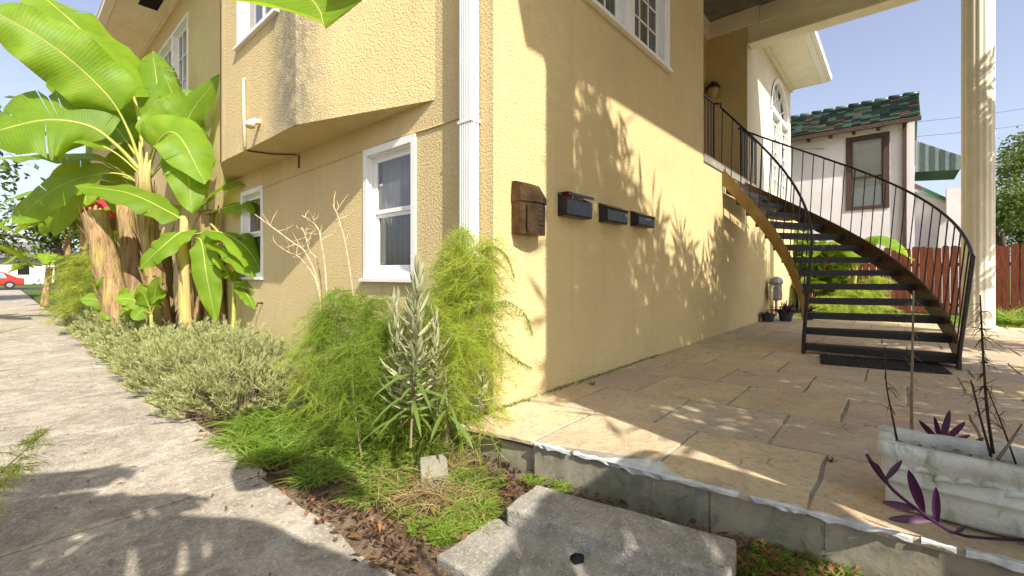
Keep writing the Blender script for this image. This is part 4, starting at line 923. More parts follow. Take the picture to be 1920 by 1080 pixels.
# farther bananas along the walkway
def simple_banana(name, base, h, n, L, wd, label, seed, group=None, r=.12, elev=(.2, 1.1), az=None, mat='btrunk'):
    rr = random.Random(seed); o = empty(name, base, label, 'banana plant', group); base = Vector(base); top = base+Vector((rr.uniform(-.15, .15), rr.uniform(-.15, .15), h)); pseudostem(base, top, r, r*.6, o, mat, seed, 8)
    for i in range(n):
        a = az[i] if az else i*2.4+rr.uniform(-.3, .3); e = rr.uniform(*elev); l_ = L*rr.uniform(.8, 1.1); hd = Vector((math.cos(a), math.sin(a), 0))
        p = [top-Z*.1, top+hd*l_*.3*math.cos(e)+Z*l_*.36*math.sin(e), top+hd*l_*.65*math.cos(e*.8)+Z*l_*.5*math.sin(e), top+hd*l_*.98*math.cos(e*.6)+Z*l_*(.5*math.sin(e)-.28)]
        banana_leaf(p, wd*rr.uniform(.85, 1.1), o, .25, Vector((-hd.x*.3, -hd.y*.3, 1)), seed*13+i, .28, segs=22, gap=.045)
    return o
simple_banana('banana_plant', (-1.0, 13.5, GZ), 2.6, 8, 1.9, .6, 'banana plant with ragged leaves farther along the wall', 101, 'banana plants farther along the walkway')
simple_banana('banana_plant', (-.9, 17.5, GZ), 2.4, 8, 2.0, .6, 'banana plant beyond the ragged one, towards the street', 102, 'banana plants farther along the walkway')
simple_banana('banana_plant', (-3.6, 14.5, GZ), 1.7, 8, 2.0, .6, 'low spreading banana plant across the walkway from the house', 103, 'banana plants farther along the walkway', az=[-.2, .5, 1.2, 2, 2.8, 3.6, 4.4, 5.4])
simple_banana('banana_plant', (-1.3, 22, GZ), 1.5, 7, 1.5, .5, 'short banana plant where the walkway meets the street', 104, 'banana plants farther along the walkway')
# behind the stairs
simple_banana('banana_plant', P(1600, 602, 11.6)+Z*0, 1.3, 7, 1.7, .55, 'banana plant with bright leaves behind the stairs', 105, 'bananas behind the stairs', r=.07, elev=(.7, 1.3), mat='stalk', az=[-.9, -1.5, .3, 2.0, 3.2, -2.3, 1.1])
simple_banana('banana_plant', P(1545, 602, 12.2)+Z*0, .8, 7, 1.2, .42, 'low banana plant beside the bright one, behind the stairs', 106, 'bananas behind the stairs', r=.05, elev=(.3, 1.0), mat='stalk')
# bananas behind the photographer that throw the leaf shadows on the walkway
sb = empty('banana_plant', (-2.0, -3.75, GZ), 'large banana plant at the near end of the walkway with a leaf tip hanging down', 'banana plant', 'banana plants at the near end of the walkway')
pseudostem((-2.0, -3.75, GZ), (-2.05, -3.7, 1.9), .13, .09, sb, seed=31, strips=8)
tp = Vector((-2.05, -3.7, 1.85))
banana_leaf([tp, tp+Vector((.05, .6, .75)), Vector((-1.98, -2.2, 2.45)), P(592, -150, 1.0), P(606, 46, .97)], .33, sb, .3, Vector((.55, .62, -.45)), 131, 0, fold=0, blunt=.86)
for i, (a, e, L) in enumerate(((2.35, .8, 1.8), (3.1, .7, 1.8), (4.2, .8, 1.8), (5.3, .7, 1.7))):
    hd = Vector((math.cos(a), math.sin(a), 0))
    banana_leaf([tp, tp+hd*L*.3*math.cos(e)+Z*L*.4*math.sin(e), tp+hd*L*.68*math.cos(e*.8)+Z*L*.55*math.sin(e), tp+hd*L*math.cos(e*.7)+Z*L*(.55*math.sin(e)-.22)], .62, sb, .25, Vector((-hd.x*.3, -hd.y*.3, 1)), 140+i, .3, gap=.05)
simple_banana('banana_plant', (-3.75, -2.3, GZ), 2.3, 9, 1.9, .66, 'banana plant across the walkway from the steps', 132, 'banana plants at the near end of the walkway')
simple_banana('banana_plant', (-3.7, -4.9, GZ), 2.4, 9, 1.9, .66, 'banana plant across the walkway at its near end', 134, 'banana plants at the near end of the walkway')
simple_banana('banana_plant', (-.95, -5.0, GZ), 2.5, 9, 1.9, .62, 'banana plant standing beside the concrete steps', 133, 'banana plants at the near end of the walkway')

# ------------------------------------------------------------------ soft planting
def ribbon(m, p, d, L, wd, curl, rr, segs=2):
    s_ = d.cross(Vector((rr.uniform(-1, 1), rr.uniform(-1, 1), rr.uniform(-.3, 1)))); s_ = s_.normalized() if s_.length > 1e-4 else X
    pts = [p+d*L*(i/segs)+curl*L*(i/segs)**2 for i in range(segs+1)]
    m.strip(pts, [wd]+[wd*.85]*(segs-1)+[wd*.15], s_)
def fennel(base, top, label, seed, n_br=60, br=(.12, .34), fil=20, fl=(.035, .08), group='feathery plants at the house corner', mat='fennel', droop=.5, name='feathery_plant', start=.15, fw=.0028, cat='plant'):
    rr = random.Random(seed); base, top = Vector(base), Vector(top); o = empty(name, base, label, cat, group)
    mid = base.lerp(top, .55)+Vector((rr.uniform(-.05, .05), rr.uniform(-.05, .05), .05)); sp = spline([base, mid, top], 20)
    m = MB(); m.tube(sp, [.006*(1-.8*i/20) for i in range(21)], 5); m.build('stem', M['palestem'] if rr.random() < .5 else M['strap'], o)
    m = MB(); H_ = (top-base).length
    for i in range(n_br):
        t = start+(1-start)*(i+rr.random())/n_br; p = sp[min(20, int(t*20))].lerp(sp[min(20, int(t*20)+1)], (t*20) % 1); a = rr.uniform(0, 6.28); up = rr.uniform(.2, .9)
        d = Vector((math.cos(a), math.sin(a), up)).normalized(); L = rr.uniform(*br)*(1.15-.55*t); pr = []
        for q in range(6): x = q/5; pr.append(p+d*L*x-Z*droop*L*x*x)
        m.strip(pr, [.003, .0027, .0024, .002, .0016, .001], d.cross(Z).normalized())
        for q in range(fil):
            x = rr.uniform(.08, 1); c = pr[min(4, int(x*5))].lerp(pr[min(5, int(x*5)+1)], (x*5) % 1); dd = (d*rr.uniform(.1, .9)+Vector((rr.uniform(-1, 1), rr.uniform(-1, 1), rr.uniform(-.9, .5)))).normalized()
            ribbon(m, c, dd, rr.uniform(*fl), fw, Vector((0, 0, -.3)), rr, 1)
    m.build('foliage', M[mat], o); return o
FG = 'feathery plants at the house corner'
fen = [((872, .0), (868, 432), 3.28, 'tall feathery plant covering the downspout at the house corner', 95), ((905, 0), (905, 455), 3.2, 'feathery plant spilling over the corner onto the patio wall', 80), ((846, 0), (835, 470), 3.35, 'feathery plant between the downspout and the silvery shoot', 70),
       ((650, 0), (640, 545), 3.4, 'deep green feathery plant below the window', 80), ((590, 0), (598, 590), 3.5, 'thin feathery plant beside the bare twigs', 50), ((700, 0), (690, 560), 3.3, 'feathery plant under the window sill corner', 70), ((735, 0), (720, 600), 3.1, 'bushy feathery plant behind the silvery shoot', 70), ((800, 0), (800, 560), 3.1, 'bright feathery plant in the middle of the bed', 80), ((680, 0), (665, 650), 2.8, 'low feathery plant leaning out over the bed', 60), ((860, 0), (858, 610), 3.0, 'short feathery plant by the foot of the downspout', 60)]
for i, ((xb, _), (xt, yt), d, lab, nb) in enumerate(fen):
    fennel(gbase(xb, d, -.2), P(xt, yt, d), lab, 200+i, int(nb*1.15), (.14, .46), 62, (.05, .15), FG, 'fennel_dark' if i in (3, 5, 6, 8) else 'fennel', .8, fw=.0034)
# single fronds arching over the patio wall
for i, (pts, lab) in enumerate((([(905, 470, 3.2), (925, 462, 3.15), (950, 480, 3.1), (965, 520, 3.05)], 'thin frond arching past the tall mailbox'), ([(920, 570, 3.15), (950, 565, 3.1), (985, 590, 3.05), (1000, 630, 3.0)], 'frond drooping in front of the patio wall'), ([(920, 640, 3.1), (950, 660, 3.05), (975, 678, 3.0), (998, 690, 3.0)], 'stiff low frond pointing at the patio wall'))):
    sp = spline([P(*q) for q in pts], 16); o = empty('fern_frond', sp[0], lab, 'frond', 'fronds over the patio wall'); rr = random.Random(300+i); m = MB(); m.tube(sp, .0022, 4); m.build('stem', M['strap'], o); m = MB()
    for q in range(420): t = rr.random(); p = sp[int(t*15.9)]; ribbon(m, p, Vector((rr.uniform(-.5, .5), rr.uniform(-.5, .5), rr.uniform(-1, .25))).normalized(), rr.uniform(.02, .07)*(1.2 if i == 1 else .7), .0022, Vector((0, 0, -.4)), rr, 1)
    m.build('foliage', M['fennel_dark'], o)
# silvery upright shoot: every leaf its own part
def leafmesh(L, wd, curl, mat, nm):
    m = MB(); leaf_blade(m, [Vector((L*t, 0, curl*L*t*t)) for t in [i/6 for i in range(7)]], wd, Y, .25, Z); return m.mesh(nm, [mat], True)
SV = [leafmesh(.17, .030, .7, M['silver'], 'leaf'), leafmesh(.14, .026, .9, M['silver'], 'leaf'), leafmesh(.20, .028, .5, M['silver'], 'leaf')]
GS = [leafmesh(.26, .03, -.35, M['strap'], 'leaf'), leafmesh(.32, .028, -.6, M['strap'], 'leaf')]
def shoot(name, base, top, label, seed, n, meshes, scale=(.7, 1.15), elev=(-.1, .7), group=None, t0=.1):
    rr = random.Random(seed); base, top = Vector(base), Vector(top); o = empty(name, base, label, 'plant', group); m = MB(); m.tube([base, base.lerp(top, .5)+Vector((.01, .01, 0)), top], [.007, .006, .003], 6); m.build('stem', M['palestem'], o)
    for i in range(n):
        t = t0+(1-t0)*i/n; p = base.lerp(top, t); l_ = link('leaf', meshes[i % len(meshes)], o); a = i*2.4+rr.uniform(-.3, .3); e = elev[0]+(elev[1]-elev[0])*t+rr.uniform(-.15, .15); sc_ = rr.uniform(*scale)*(1.2-.6*t)
        l_.matrix_parent_inverse = Matrix(); l_.location = p-o.location; l_.rotation_euler = (rr.uniform(-.4, .4), -e, a); l_.scale = (sc_,)*3
shoot('silvery_shrub', P(775, 800, 2.75), P(785, 508, 2.78), 'tall silvery shoot with upcurved narrow leaves in front of the window', 401, 130, SV, (.75, 1.2), (-.25, .8), 'silvery shoots')
shoot('silvery_shrub', P(752, 800, 2.8), P(740, 560, 2.85), 'shorter silvery shoot just behind the tall one', 402, 46, SV, (.7, 1.0), (.0, .9), 'silvery shoots')
shoot('silvery_shrub', P(820, 790, 2.85), P(815, 590, 2.85), 'silvery shoot leaning towards the downspout', 403, 40, SV, (.6, 1.0), (.0, .9), 'silvery shoots')
shoot('silvery_shrub', P(900, 770, 2.95), P(905, 705, 2.9), 'small starry silvery shoot at the foot of the corner', 404, 22, SV, (.5, .8), (-.3, .5), 'silvery shoots')
shoot('strap_leaved_plant', P(770, 840, 2.5), P(775, 660, 2.62), 'plant with hanging green strap leaves below the silvery shoot', 405, 26, GS, (.7, 1.1), (-.3, .5), None, .3)
shoot('strap_leaved_plant', P(840, 830, 2.55), P(835, 690, 2.7), 'strap leaved plant drooping beside the patio corner', 406, 22, GS, (.6, 1.0), (-.4, .3), None, .3)
# grey-green shrubs along the walkway
def shrub(name, c, rx, ry, h, label, seed, n, mat='lav', L=(.10, .2), group='grey-green shrubs edging the walkway', lw=.0075, ll=(.022, .042), per=22, cat='shrub'):
    rr = random.Random(seed); c = Vector(c); o = empty(name, c, label, cat, group); m = MB(); st_ = MB()
    for i in range(n):
        a = rr.uniform(0, 6.28); q = math.sqrt(rr.random()); hh = h*(1-.75*q*q)*rr.uniform(.55, 1.1); p = c+Vector((rx*q*math.cos(a), ry*q*math.sin(a), hh*.75)); d = Vector((math.cos(a)*q*.9+rr.uniform(-.3, .3), math.sin(a)*q*.9+rr.uniform(-.3, .3), rr.uniform(.3, 1))).normalized(); l_ = rr.uniform(*L)
        st_.tube([c+Vector((rx*q*.6*math.cos(a), ry*q*.6*math.sin(a), 0)), p, p+d*l_], [.003, .0025, .0012], 3, False)
        for k_ in range(per):
            t = rr.random(); ld = (d*rr.uniform(.2, .9)+Vector((rr.uniform(-1, 1), rr.uniform(-1, 1), rr.uniform(-.2, .8)))).normalized(); ribbon(m, p+d*l_*t, ld, rr.uniform(*ll)*1.3, lw, d*.35, rr, 2)
    st_.build('stems', M['palestem'], o); m.build('foliage', M[mat], o)
def gx(u, v): return (u, v, GZ)
shr = [(-.95, 2.3, .50, .65, .36), (-.62, 2.9, .5, .6, .45), (-1.0, 3.3, .48, .7, .40), (-.55, 3.9, .5, .7, .50), (-1.02, 4.4, .45, .7, .40), (-.6, 5.0, .5, .7, .45), (-1.0, 5.6, .45, .7, .38), (-1.0, 6.8, .45, .75, .48), (-1.0, 8.0, .45, .75, .52), (-.95, 9.3, .5, .8, .6), (-.9, 10.7, .55, .9, .6), (-.45, 1.75, .4, .5, .40)]
nm_ = ['leafiest grey-green shrub at the near end of the walkway edging', 'grey-green shrub by the wall, behind the leafiest one', 'grey-green shrub spreading over the walkway edge in front of the bananas', 'grey-green shrub against the wall below the bay', 'grey-green shrub at the foot of the drooping banana leaves', 'grey-green shrub between the wall and the young banana', 'small grey-green shrub at the foot of the leaning stump', 'grey-green shrub just past the leaning banana stump', 'grey-green shrub beyond the banana clump', 'taller grey-green shrub farther along the walkway', 'farthest grey-green shrub of the edging', 'low grey-green shrub under the window']
for i, (u, v, rx, ry, h) in enumerate(shr): shrub('edging_shrub', gx(u, v), rx*1.1, ry, h*1.25, nm_[i], 500+i, 340 if i < 8 else 200, lw=.009 if v < 5 else .013, per=30)
for i, (u, v, h, lab) in enumerate(((-.75, 10.2, 1.9, 'feathery yellow-green bush past the banana clump'), (-.6, 11.6, 2.2, 'tall feathery yellow-green bush farther on by the wall'), (-1.0, 13.2, 1.7, 'feathery yellow-green bush leaning to the walkway'), (-.85, 15.5, 1.8, 'far feathery yellow-green bush by the wall'))):
    fennel((u, v, GZ), (u, v, h+GZ), lab, 600+i, 170, (.4, 1.05), 50, (.10, .24), 'feathery bushes along the walkway', 'fennel', .6, start=.03, fw=.010)
for i, (x, d, yt, lab) in enumerate(((1600, 11.2, 540, 'feathery bush behind the lower stair treads'), (1640, 11.5, 520, 'feathery bush next to the fence'), (1555, 11.0, 560, 'small feathery bush at the lawn edge'))):
    fennel(gbase(x, d, -.1), P(x, yt, d), lab, 620+i, 110, (.3, .75), 34, (.10, .2), 'feathery bushes behind the stairs', 'fennel', .6, start=.03, fw=.010)
# left side of the walkway
for i, (b, t, lab) in enumerate((((-2.75, -.35, GZ), P(95, 800, 2.3), 'feathery sprig leaning over the walkway'), ((-2.8, -.4, GZ), P(40, 870, 2.2), 'bright feathery sprig at the walkway edge'), ((-2.75, -.5, GZ), P(-10, 850, 2.1), 'low feathery sprig under the bright one'))):
    fennel(b, t, lab, 640+i, 46, (.08, .2), 26, (.03, .07), 'feathery sprigs at the near walkway edge', 'fennel', .5)
def tuft(m, c, n, h, spread, rr, wd=.006, flop=.5):
    for i in range(n):
        a = rr.uniform(0, 6.28); d = Vector((math.cos(a)*spread, math.sin(a)*spread, 1)).normalized(); L = h*rr.uniform(.5, 1.15); ribbon(m, c+Vector((rr.uniform(-.03, .03), rr.uniform(-.03, .03), 0)), d, L, wd*rr.uniform(.6, 1.2), Vector((math.cos(a)*.4, math.sin(a)*.4, -flop*rr.uniform(.4, 1.4))), rr, 4)
for i, (u, v, lab, h) in enumerate(((-3.05, 4.4, 'strappy green clump on the far side of the walkway', .75), (-3.05, 6.6, 'larger strappy green clump farther along that side', .9), (-3.15, 9.5, 'strappy clump facing the feathery bushes', .95), (-3.2, 2.6, 'small strappy clump at the bend of the path edge', .6))):
    rr = random.Random(660+i); m = MB(); [tuft(m, Vector((u+rr.uniform(-.12, .12), v+rr.uniform(-.3, .3), GZ)), 14, h, .6, rr, .03, .6) for _ in range(6)]; tag(m.build('strappy_clump', M['strap']), lab, 'plant', 'strappy clumps beside the walkway')
# bare twigs by the window
TW = [[(600, 560, 3.6), (575, 478, 3.6), (545, 452, 3.6), (478, 402, 3.6)], [(612, 540, 3.5), (603, 460, 3.5), (594, 425, 3.5), (566, 404, 3.5)], [(665, 590, 3.4), (650, 470, 3.4), (635, 410, 3.4), (624, 384, 3.4)], [(600, 560, 3.7), (568, 490, 3.7), (535, 470, 3.7), (499, 446, 3.7)], [(600, 520, 3.65), (580, 470, 3.65), (572, 440, 3.65), (565, 426, 3.65)]]
tl_ = ['longest pale bare twig pointing away from the window', 'pale bare twig with a kink near its tip', 'pale bare twig rising closest to the window', 'low pale bare twig under the longest one', 'short pale bare twig between the others']
for i, tw in enumerate(TW):
    rr = random.Random(700+i); pts = [P(*q) for q in tw]; base = gbase(tw[0][0]+8, tw[0][2], -.2); sp = spline([base]+pts, 20); o = empty('bare_twig', base, tl_[i], 'twig', 'bare twigs below the bay'); m = MB(); m.tube(sp, [.009*(1-.6*q/20) for q in range(21)], 5); m.build('stem', M['twig'], o, smooth=True); m = MB()
    for q in range(9): t = rr.uniform(.55, 1); p = sp[int(t*20)]; d = Vector((rr.uniform(-.6, .6), rr.uniform(-.6, .6), rr.uniform(-.3, 1))).normalized(); L = rr.uniform(.05, .16); m.tube([p, p+d*L*.6, p+d*L+Vector((rr.uniform(-.03, .03), 0, .02))], [.0035, .003, .0012], 4)
    tag(m.build('side_twigs', M['twig'], o), kind='stuff')
# grass, litter and mulch of the bed
def scatter(name, mat, n, fn, label, cat):
    m = MB(); rr = random.Random(len(name)*31+n)
    for i in range(n): fn(m, rr)
    return tag(m.build(name, mat), label, cat, kind='stuff')
def blade(m, rr, p, h, wd=.005, lean=.7, flop=.35):
    a = rr.uniform(0, 6.28); d = Vector((math.cos(a)*lean*rr.random(), math.sin(a)*lean*rr.random(), 1)).normalized(); ribbon(m, p, d, h, wd, Vector((math.cos(a)*.5, math.sin(a)*.5, -flop)), rr, 3)
spots = [(gp(x, y, GZ), r_, h) for x, y, r_, h in ((600, 830, .28, .22), (520, 860, .2, .2), (680, 850, .25, .22), (560, 800, .3, .25), (740, 880, .2, .18), (470, 830, .18, .2), (650, 780, .3, .28), (700, 930, .12, .12), (780, 860, .15, .16), (600, 900, .10, .14), (640, 880, .16, .16), (720, 900, .14, .12), (820, 850, .14, .14), (760, 820, .2, .22), (500, 800, .22, .26))]
def g1(m, rr):
    c, r_, h = rr.choice(spots); a = rr.uniform(0, 6.28); q = r_*math.sqrt(rr.random()); blade(m, rr, Vector((c.x+q*math.cos(a), c.y+q*math.sin(a), GZ)), h*rr.uniform(.5, 1.45), rr.choice((.006, .009, .013)), 1.0, .55)
scatter('bed_grass', M['grass'], 6500, g1, 'long green grass growing in the bed beside the walkway', 'grass')
spots2 = [(gp(x, y, GZ), r_, h) for x, y, r_, h in ((880, 930, .10, .12), (850, 985, .10, .09), (900, 965, .07, .13), (830, 1010, .07, .08), (1052, 915, .05, .07), (1480, 1060, .10, .07), (1560, 1065, .10, .08), (1420, 1070, .08, .05), (930, 905, .06, .06), (1000, 905, .04, .06), (790, 990, .08, .05), (870, 905, .10, .11), (905, 1000, .05, .07), (760, 960, .08, .05), (1450, 1040, .08, .06))]
def g2(m, rr):
    c, r_, h = rr.choice(spots2); a = rr.uniform(0, 6.28); q = r_*math.sqrt(rr.random()); blade(m, rr, Vector((c.x+q*math.cos(a), c.y+q*math.sin(a), GZ)), h*rr.uniform(.5, 1.2), .005, 1.0, .4)
scatter('short_grass', M['grass'], 5200, g2, 'short bright grass tufts around the concrete step', 'grass')
spots3 = [(gp(x, y, GZ), r_) for x, y, r_ in ((720, 900, .25), (780, 850, .2), (820, 880, .2), (860, 940, .15), (760, 930, .2), (830, 830, .15), (800, 780, .2))]
def g3(m, rr):
    c, r_ = rr.choice(spots3); a = rr.uniform(0, 6.28); q = r_*math.sqrt(rr.random()); blade(m, rr, Vector((c.x+q*math.cos(a), c.y+q*math.sin(a), GZ)), rr.uniform(.05, .26), .005, 1.3, .6)
scatter('dry_grass', M['drygrass'], 2200, g3, 'straw-coloured dry grass and stalks below the corner plants', 'grass')
def lit(m, rr):
    if rr.random() < .75: u, v = rr.uniform(-1.42, -.4), rr.uniform(-.75, 3.2)
    else: u, v = rr.uniform(-.7, -.15), rr.uniform(-2.4, -.2)
    if u < -1.3 and rr.random() < .6: u += .1
    p = Vector((u, v, GZ+rr.uniform(.005, .03))); a = rr.uniform(0, 6.28); d = Vector((math.cos(a), math.sin(a), rr.uniform(-.15, .35))).normalized(); L = rr.uniform(.02, .07); m.strip([p, p+d*L*.5+Z*rr.uniform(0, .012), p+d*L], [.002, rr.uniform(.008, .022), .002], d.cross(Z).normalized())
scatter('leaf_mulch', M['litter'], 4200, lit, 'dark brown leaf mulch along the walkway edge and in the bed', 'leaf litter')
def lit2(m, rr):
    u, v = (rr.uniform(-1.45, -.45), rr.uniform(-.8, 2.6)) if rr.random() < .7 else (rr.uniform(-.5, -.1), rr.uniform(-2.4, -1.7))
    p = Vector((u, v, GZ+rr.uniform(.01, .035))); a = rr.uniform(0, 6.28); d = Vector((math.cos(a), math.sin(a), rr.uniform(-.1, .4))).normalized(); L = rr.uniform(.03, .09); m.strip([p, p+d*L*.5+Z*rr.uniform(0, .015), p+d*L], [.003, rr.uniform(.012, .03), .003], d.cross(Z).normalized())
scatter('dry_leaves', M['dryleaf'], 700, lit2, 'scattered tan dry leaves on the soil', 'leaf litter')
def wlit(m, rr):
    if rr.random() < .8: u, v, z = rr.uniform(-2.6, -1.4), rr.uniform(-1.6, 6), -.196
    else: u, v, z = rr.uniform(0, 5), rr.uniform(-3.5, -.1), .005
    p = Vector((u, v, z+rr.uniform(.002, .006))); a = rr.uniform(0, 6.28); d = Vector((math.cos(a), math.sin(a), rr.uniform(0, .15))).normalized(); L = rr.uniform(.015, .06)
    m.strip([p, p+d*L*.5+Z*rr.uniform(.002, .01), p+d*L], [.002, rr.uniform(.003, .016), .002], d.cross(Z).normalized())
scatter('fallen_leaves', M['dryleaf'], 150, wlit, 'few small dry leaves and bits of twig lying on the paving', 'leaf litter')
def lg(m, rr):
    u, v = 10.02+rr.random()**2*3.6, rr.uniform(-7, -.1); blade(m, rr, Vector((u, v, GZ+.12)), rr.uniform(.05, .13), .012, .8, .3)
scatter('lawn_grass', M['grass'], 9000, lg, 'green lawn grass along the far edge of the patio', 'grass')
for i, (x, y, d, h) in enumerate(((1895, 605, 9.6, .75), (1915, 610, 9.4, .7), (1880, 598, 10.4, .6))):
    rr = random.Random(760+i); m = MB(); c = gbase(x, d, -.1); [tuft(m, c+Vector((rr.uniform(-.15, .15), rr.uniform(-.15, .15), 0)), 40, h, .6, rr, .014, .5) for _ in range(4)]
    tag(m.build('grass_clump', M['grass']), ('tall green grass clump beside the column base', 'grass clump next to the tall one, under the fence', 'grass clump in the shade right behind the column')[i], 'grass', 'grass clumps by the column')
# weeds on the patio
def weed(c, n, L, label, mat='strap'):
    rr = random.Random(int(c.x*991)); m = MB()
    for i in range(n): a = i*2.4; e = rr.uniform(.3, 1.2); ribbon(m, c, Vector((math.cos(a)*math.cos(e), math.sin(a)*math.cos(e), math.sin(e))), L*rr.uniform(.7, 1.2), L*.2, Vector((0, 0, -.15)), rr, 3)
    tag(m.build('weed', M[mat]), label, 'weed', 'weeds in the patio joints')
weed(gp(1111, 722), 16, .05, 'tiny dark weed sprouting from a joint near the wall')
weed(gp(1558, 866), 14, .03, 'withered weed in the joint between front flagstones', 'deadstem')
weed(gp(1522, 1046, -.2)+Z*.01, 12, .09, 'grey spiky weed against the riser below the patio lip', 'silver')
def moss(m, rr):
    u = rr.random()**1.5*3.2-.28; v = -.012-rr.random()**2*.05; blade(m, rr, Vector((u, v, -.004)), rr.uniform(.008, .035), .006, 1, .1)
scatter('joint_moss', M['strap'], 900, moss, 'dark moss and weeds in the joint between wall and patio', 'moss')

# ------------------------------------------------------------------ far side of the patio: pots, meter, fence, neighbour
def pot(c, r, h, label, plantmat, n, L, mat='plastic'):
    o = empty('potted_plant', c, label, 'potted plant', 'pots along the wall'); m = MB(); m.lathe((c.x, c.y, 0), [(r*.75, .002), (r, h*.9), (r*1.08, h*.9), (r*1.08, h), (r*.95, h), (r*.9, h*.85)], 16); m.build('pot', M[mat], o)
    rr = random.Random(int(c.x*100)); m = MB()
    for i in range(n): a = rr.uniform(0, 6.28); e = rr.uniform(.2, 1.4); ribbon(m, Vector((c.x+rr.uniform(-r, r)*.6, c.y+rr.uniform(-r, r)*.6, h*.9)), Vector((math.cos(a)*math.cos(e), math.sin(a)*math.cos(e), math.sin(e))), L*rr.uniform(.5, 1.2), .025, Vector((0, 0, -.3)), rr, 3)
    m.build('leaves', M[plantmat], o)
pot(Vector((8.35, -.16, 0)), .14, .16, 'low dark pot with a wilted plant next to the patio wall', 'deadstem', 30, .14)
pot(Vector((8.75, -.42, 0)), .15, .2, 'dark pot overflowing with purple leaves below the gas meter', 'purple', 90, .36)
pot(Vector((9.3, -.75, 0)), .13, .2, 'small pot with pinkish plant behind the stair stringer', 'purple', 40, .25)
gm = empty('gas_meter', (9.05, -.12, .1), 'grey gas meter with pipes on the patio wall', 'gas meter'); mb = MB(); mb.box(8.9, 9.25, -.28, -.08, .42, .78); mb.lathe((9.07, -.18, 0), [(.13, .78), (.15, .84), (.11, .92), (.03, .96)], 14); mb.build('body', M['steel'], gm, bevel=.03)
mb = MB(); mb.tube([(8.82, -.14, .0), (8.82, -.14, .72), (8.9, -.16, .74)], .03, 8); mb.tube([(9.32, -.14, .05), (9.32, -.14, .55), (9.25, -.16, .6)], .03, 8); mb.build('pipes', M['conduit'], gm, smooth=True)
mb = MB(); mb.tube([(9.07, -.275, .66), (9.07, -.30, .66)], .07, 14); mb.build('dial', M['white'], gm)
# fence
fe = empty('wooden_fence', (14.6, -3, GZ), 'red-brown wooden picket fence behind the stairs', 'fence'); UF = 14.6
v = .9; i = 0
pm = []
for q in range(4): mb = MB(); hh = 1.83+R.uniform(-.03, .03); wd = .142; mb.v = []; c = .03; poly = [(0, 0), (wd, 0), (wd, hh-c), (wd-c, hh), (c, hh), (0, hh-c)]; a_ = [mb.vert((0, -y, z)) for y, z in poly]; b_ = [mb.vert((.018, -y, z)) for y, z in poly]; mb.face(a_); mb.face(b_[::-1]); [mb.face((a_[j], a_[(j+1) % 6], b_[(j+1) % 6], b_[j])) for j in range(6)]; pm.append(mb.mesh('picket', [M['fence']]))
while v > -9.5:
    o = link('picket', pm[i % 4], fe); o.matrix_parent_inverse = Matrix(); o.location = Vector((UF+R.uniform(-.004, .004), v, GZ+.16))-fe.location; o.rotation_euler = (R.uniform(-.012, .012), 0, 0); v -= .157; i += 1
for zz in (.35, 1.45): mb = MB(); mb.box(UF+.02, UF+.06, -9.6, .9, GZ+zz, GZ+zz+.09); mb.build('rail', M['fence'], fe)
# neighbour's house
NH = empty('white_house', (18, 1, GZ), 'white stucco neighbouring house with a green tiled roof behind the fence', 'house'); UN = 16.0
FN = (Vector((UN, 0, 0)), Y, Z, -X); wa, wb = wl(1668, 300, UN).y, wl(1586, 300, UN).y; NW = (wa, wb, 3.12, 5.52); VE = wl(1715, 300, UN).y
mb = MB(); wall(mb, FN, VE, 7, GZ, 5.80, [NW], .12); mb.quad((UN, VE, GZ), (20, VE, GZ), (20, VE, 5.8), (UN, VE, 5.8)); mb.face([mb.vert(p) for p in ((UN, VE, 5.8), (20, VE, 5.8), (17.3, VE, 6.9))]); mb.build('wall', M['white_stucco'], NH)
mb = MB(); cs = .13
for (p, q, r_, s_) in ((NW[0], NW[0]+cs*1.2, NW[2], NW[3]), (NW[1]-cs, NW[1], NW[2], NW[3]), (NW[0]+cs*1.2, NW[1]-cs, NW[3]-cs, NW[3]), (NW[0]+cs*1.2, NW[1]-cs, NW[2], NW[2]+.1)): mb.fbox(FN, p, q, r_, s_, -.1, .03)
nw = mb.build('window', M['brown_trim'], NH); mb = MB(); zc = NW[2]+1.05; mb.fbox(FN, NW[0]+cs, NW[1]-cs, zc-.02, zc+.03, -.08, -.02); mb.fbox(FN, NW[0]+cs*1.2, NW[0]+cs*1.2+.04, NW[2]+.1, NW[3]-cs, -.08, -.03); mb.fbox(FN, NW[1]-cs-.04, NW[1]-cs, NW[2]+.1, NW[3]-cs, -.08, -.03); mb.build('sash', M['brown_trim'], nw)
pane_quad(FN, NW[0]+cs, NW[1]-cs, NW[2]+.08, NW[3]-cs, -.095).build('pane', M['glass'], nw); mb = MB(); mb.fbox(FN, NW[0], NW[1], NW[2], NW[3], -.13, -.112); mb.build('blind', M['blind'], nw)
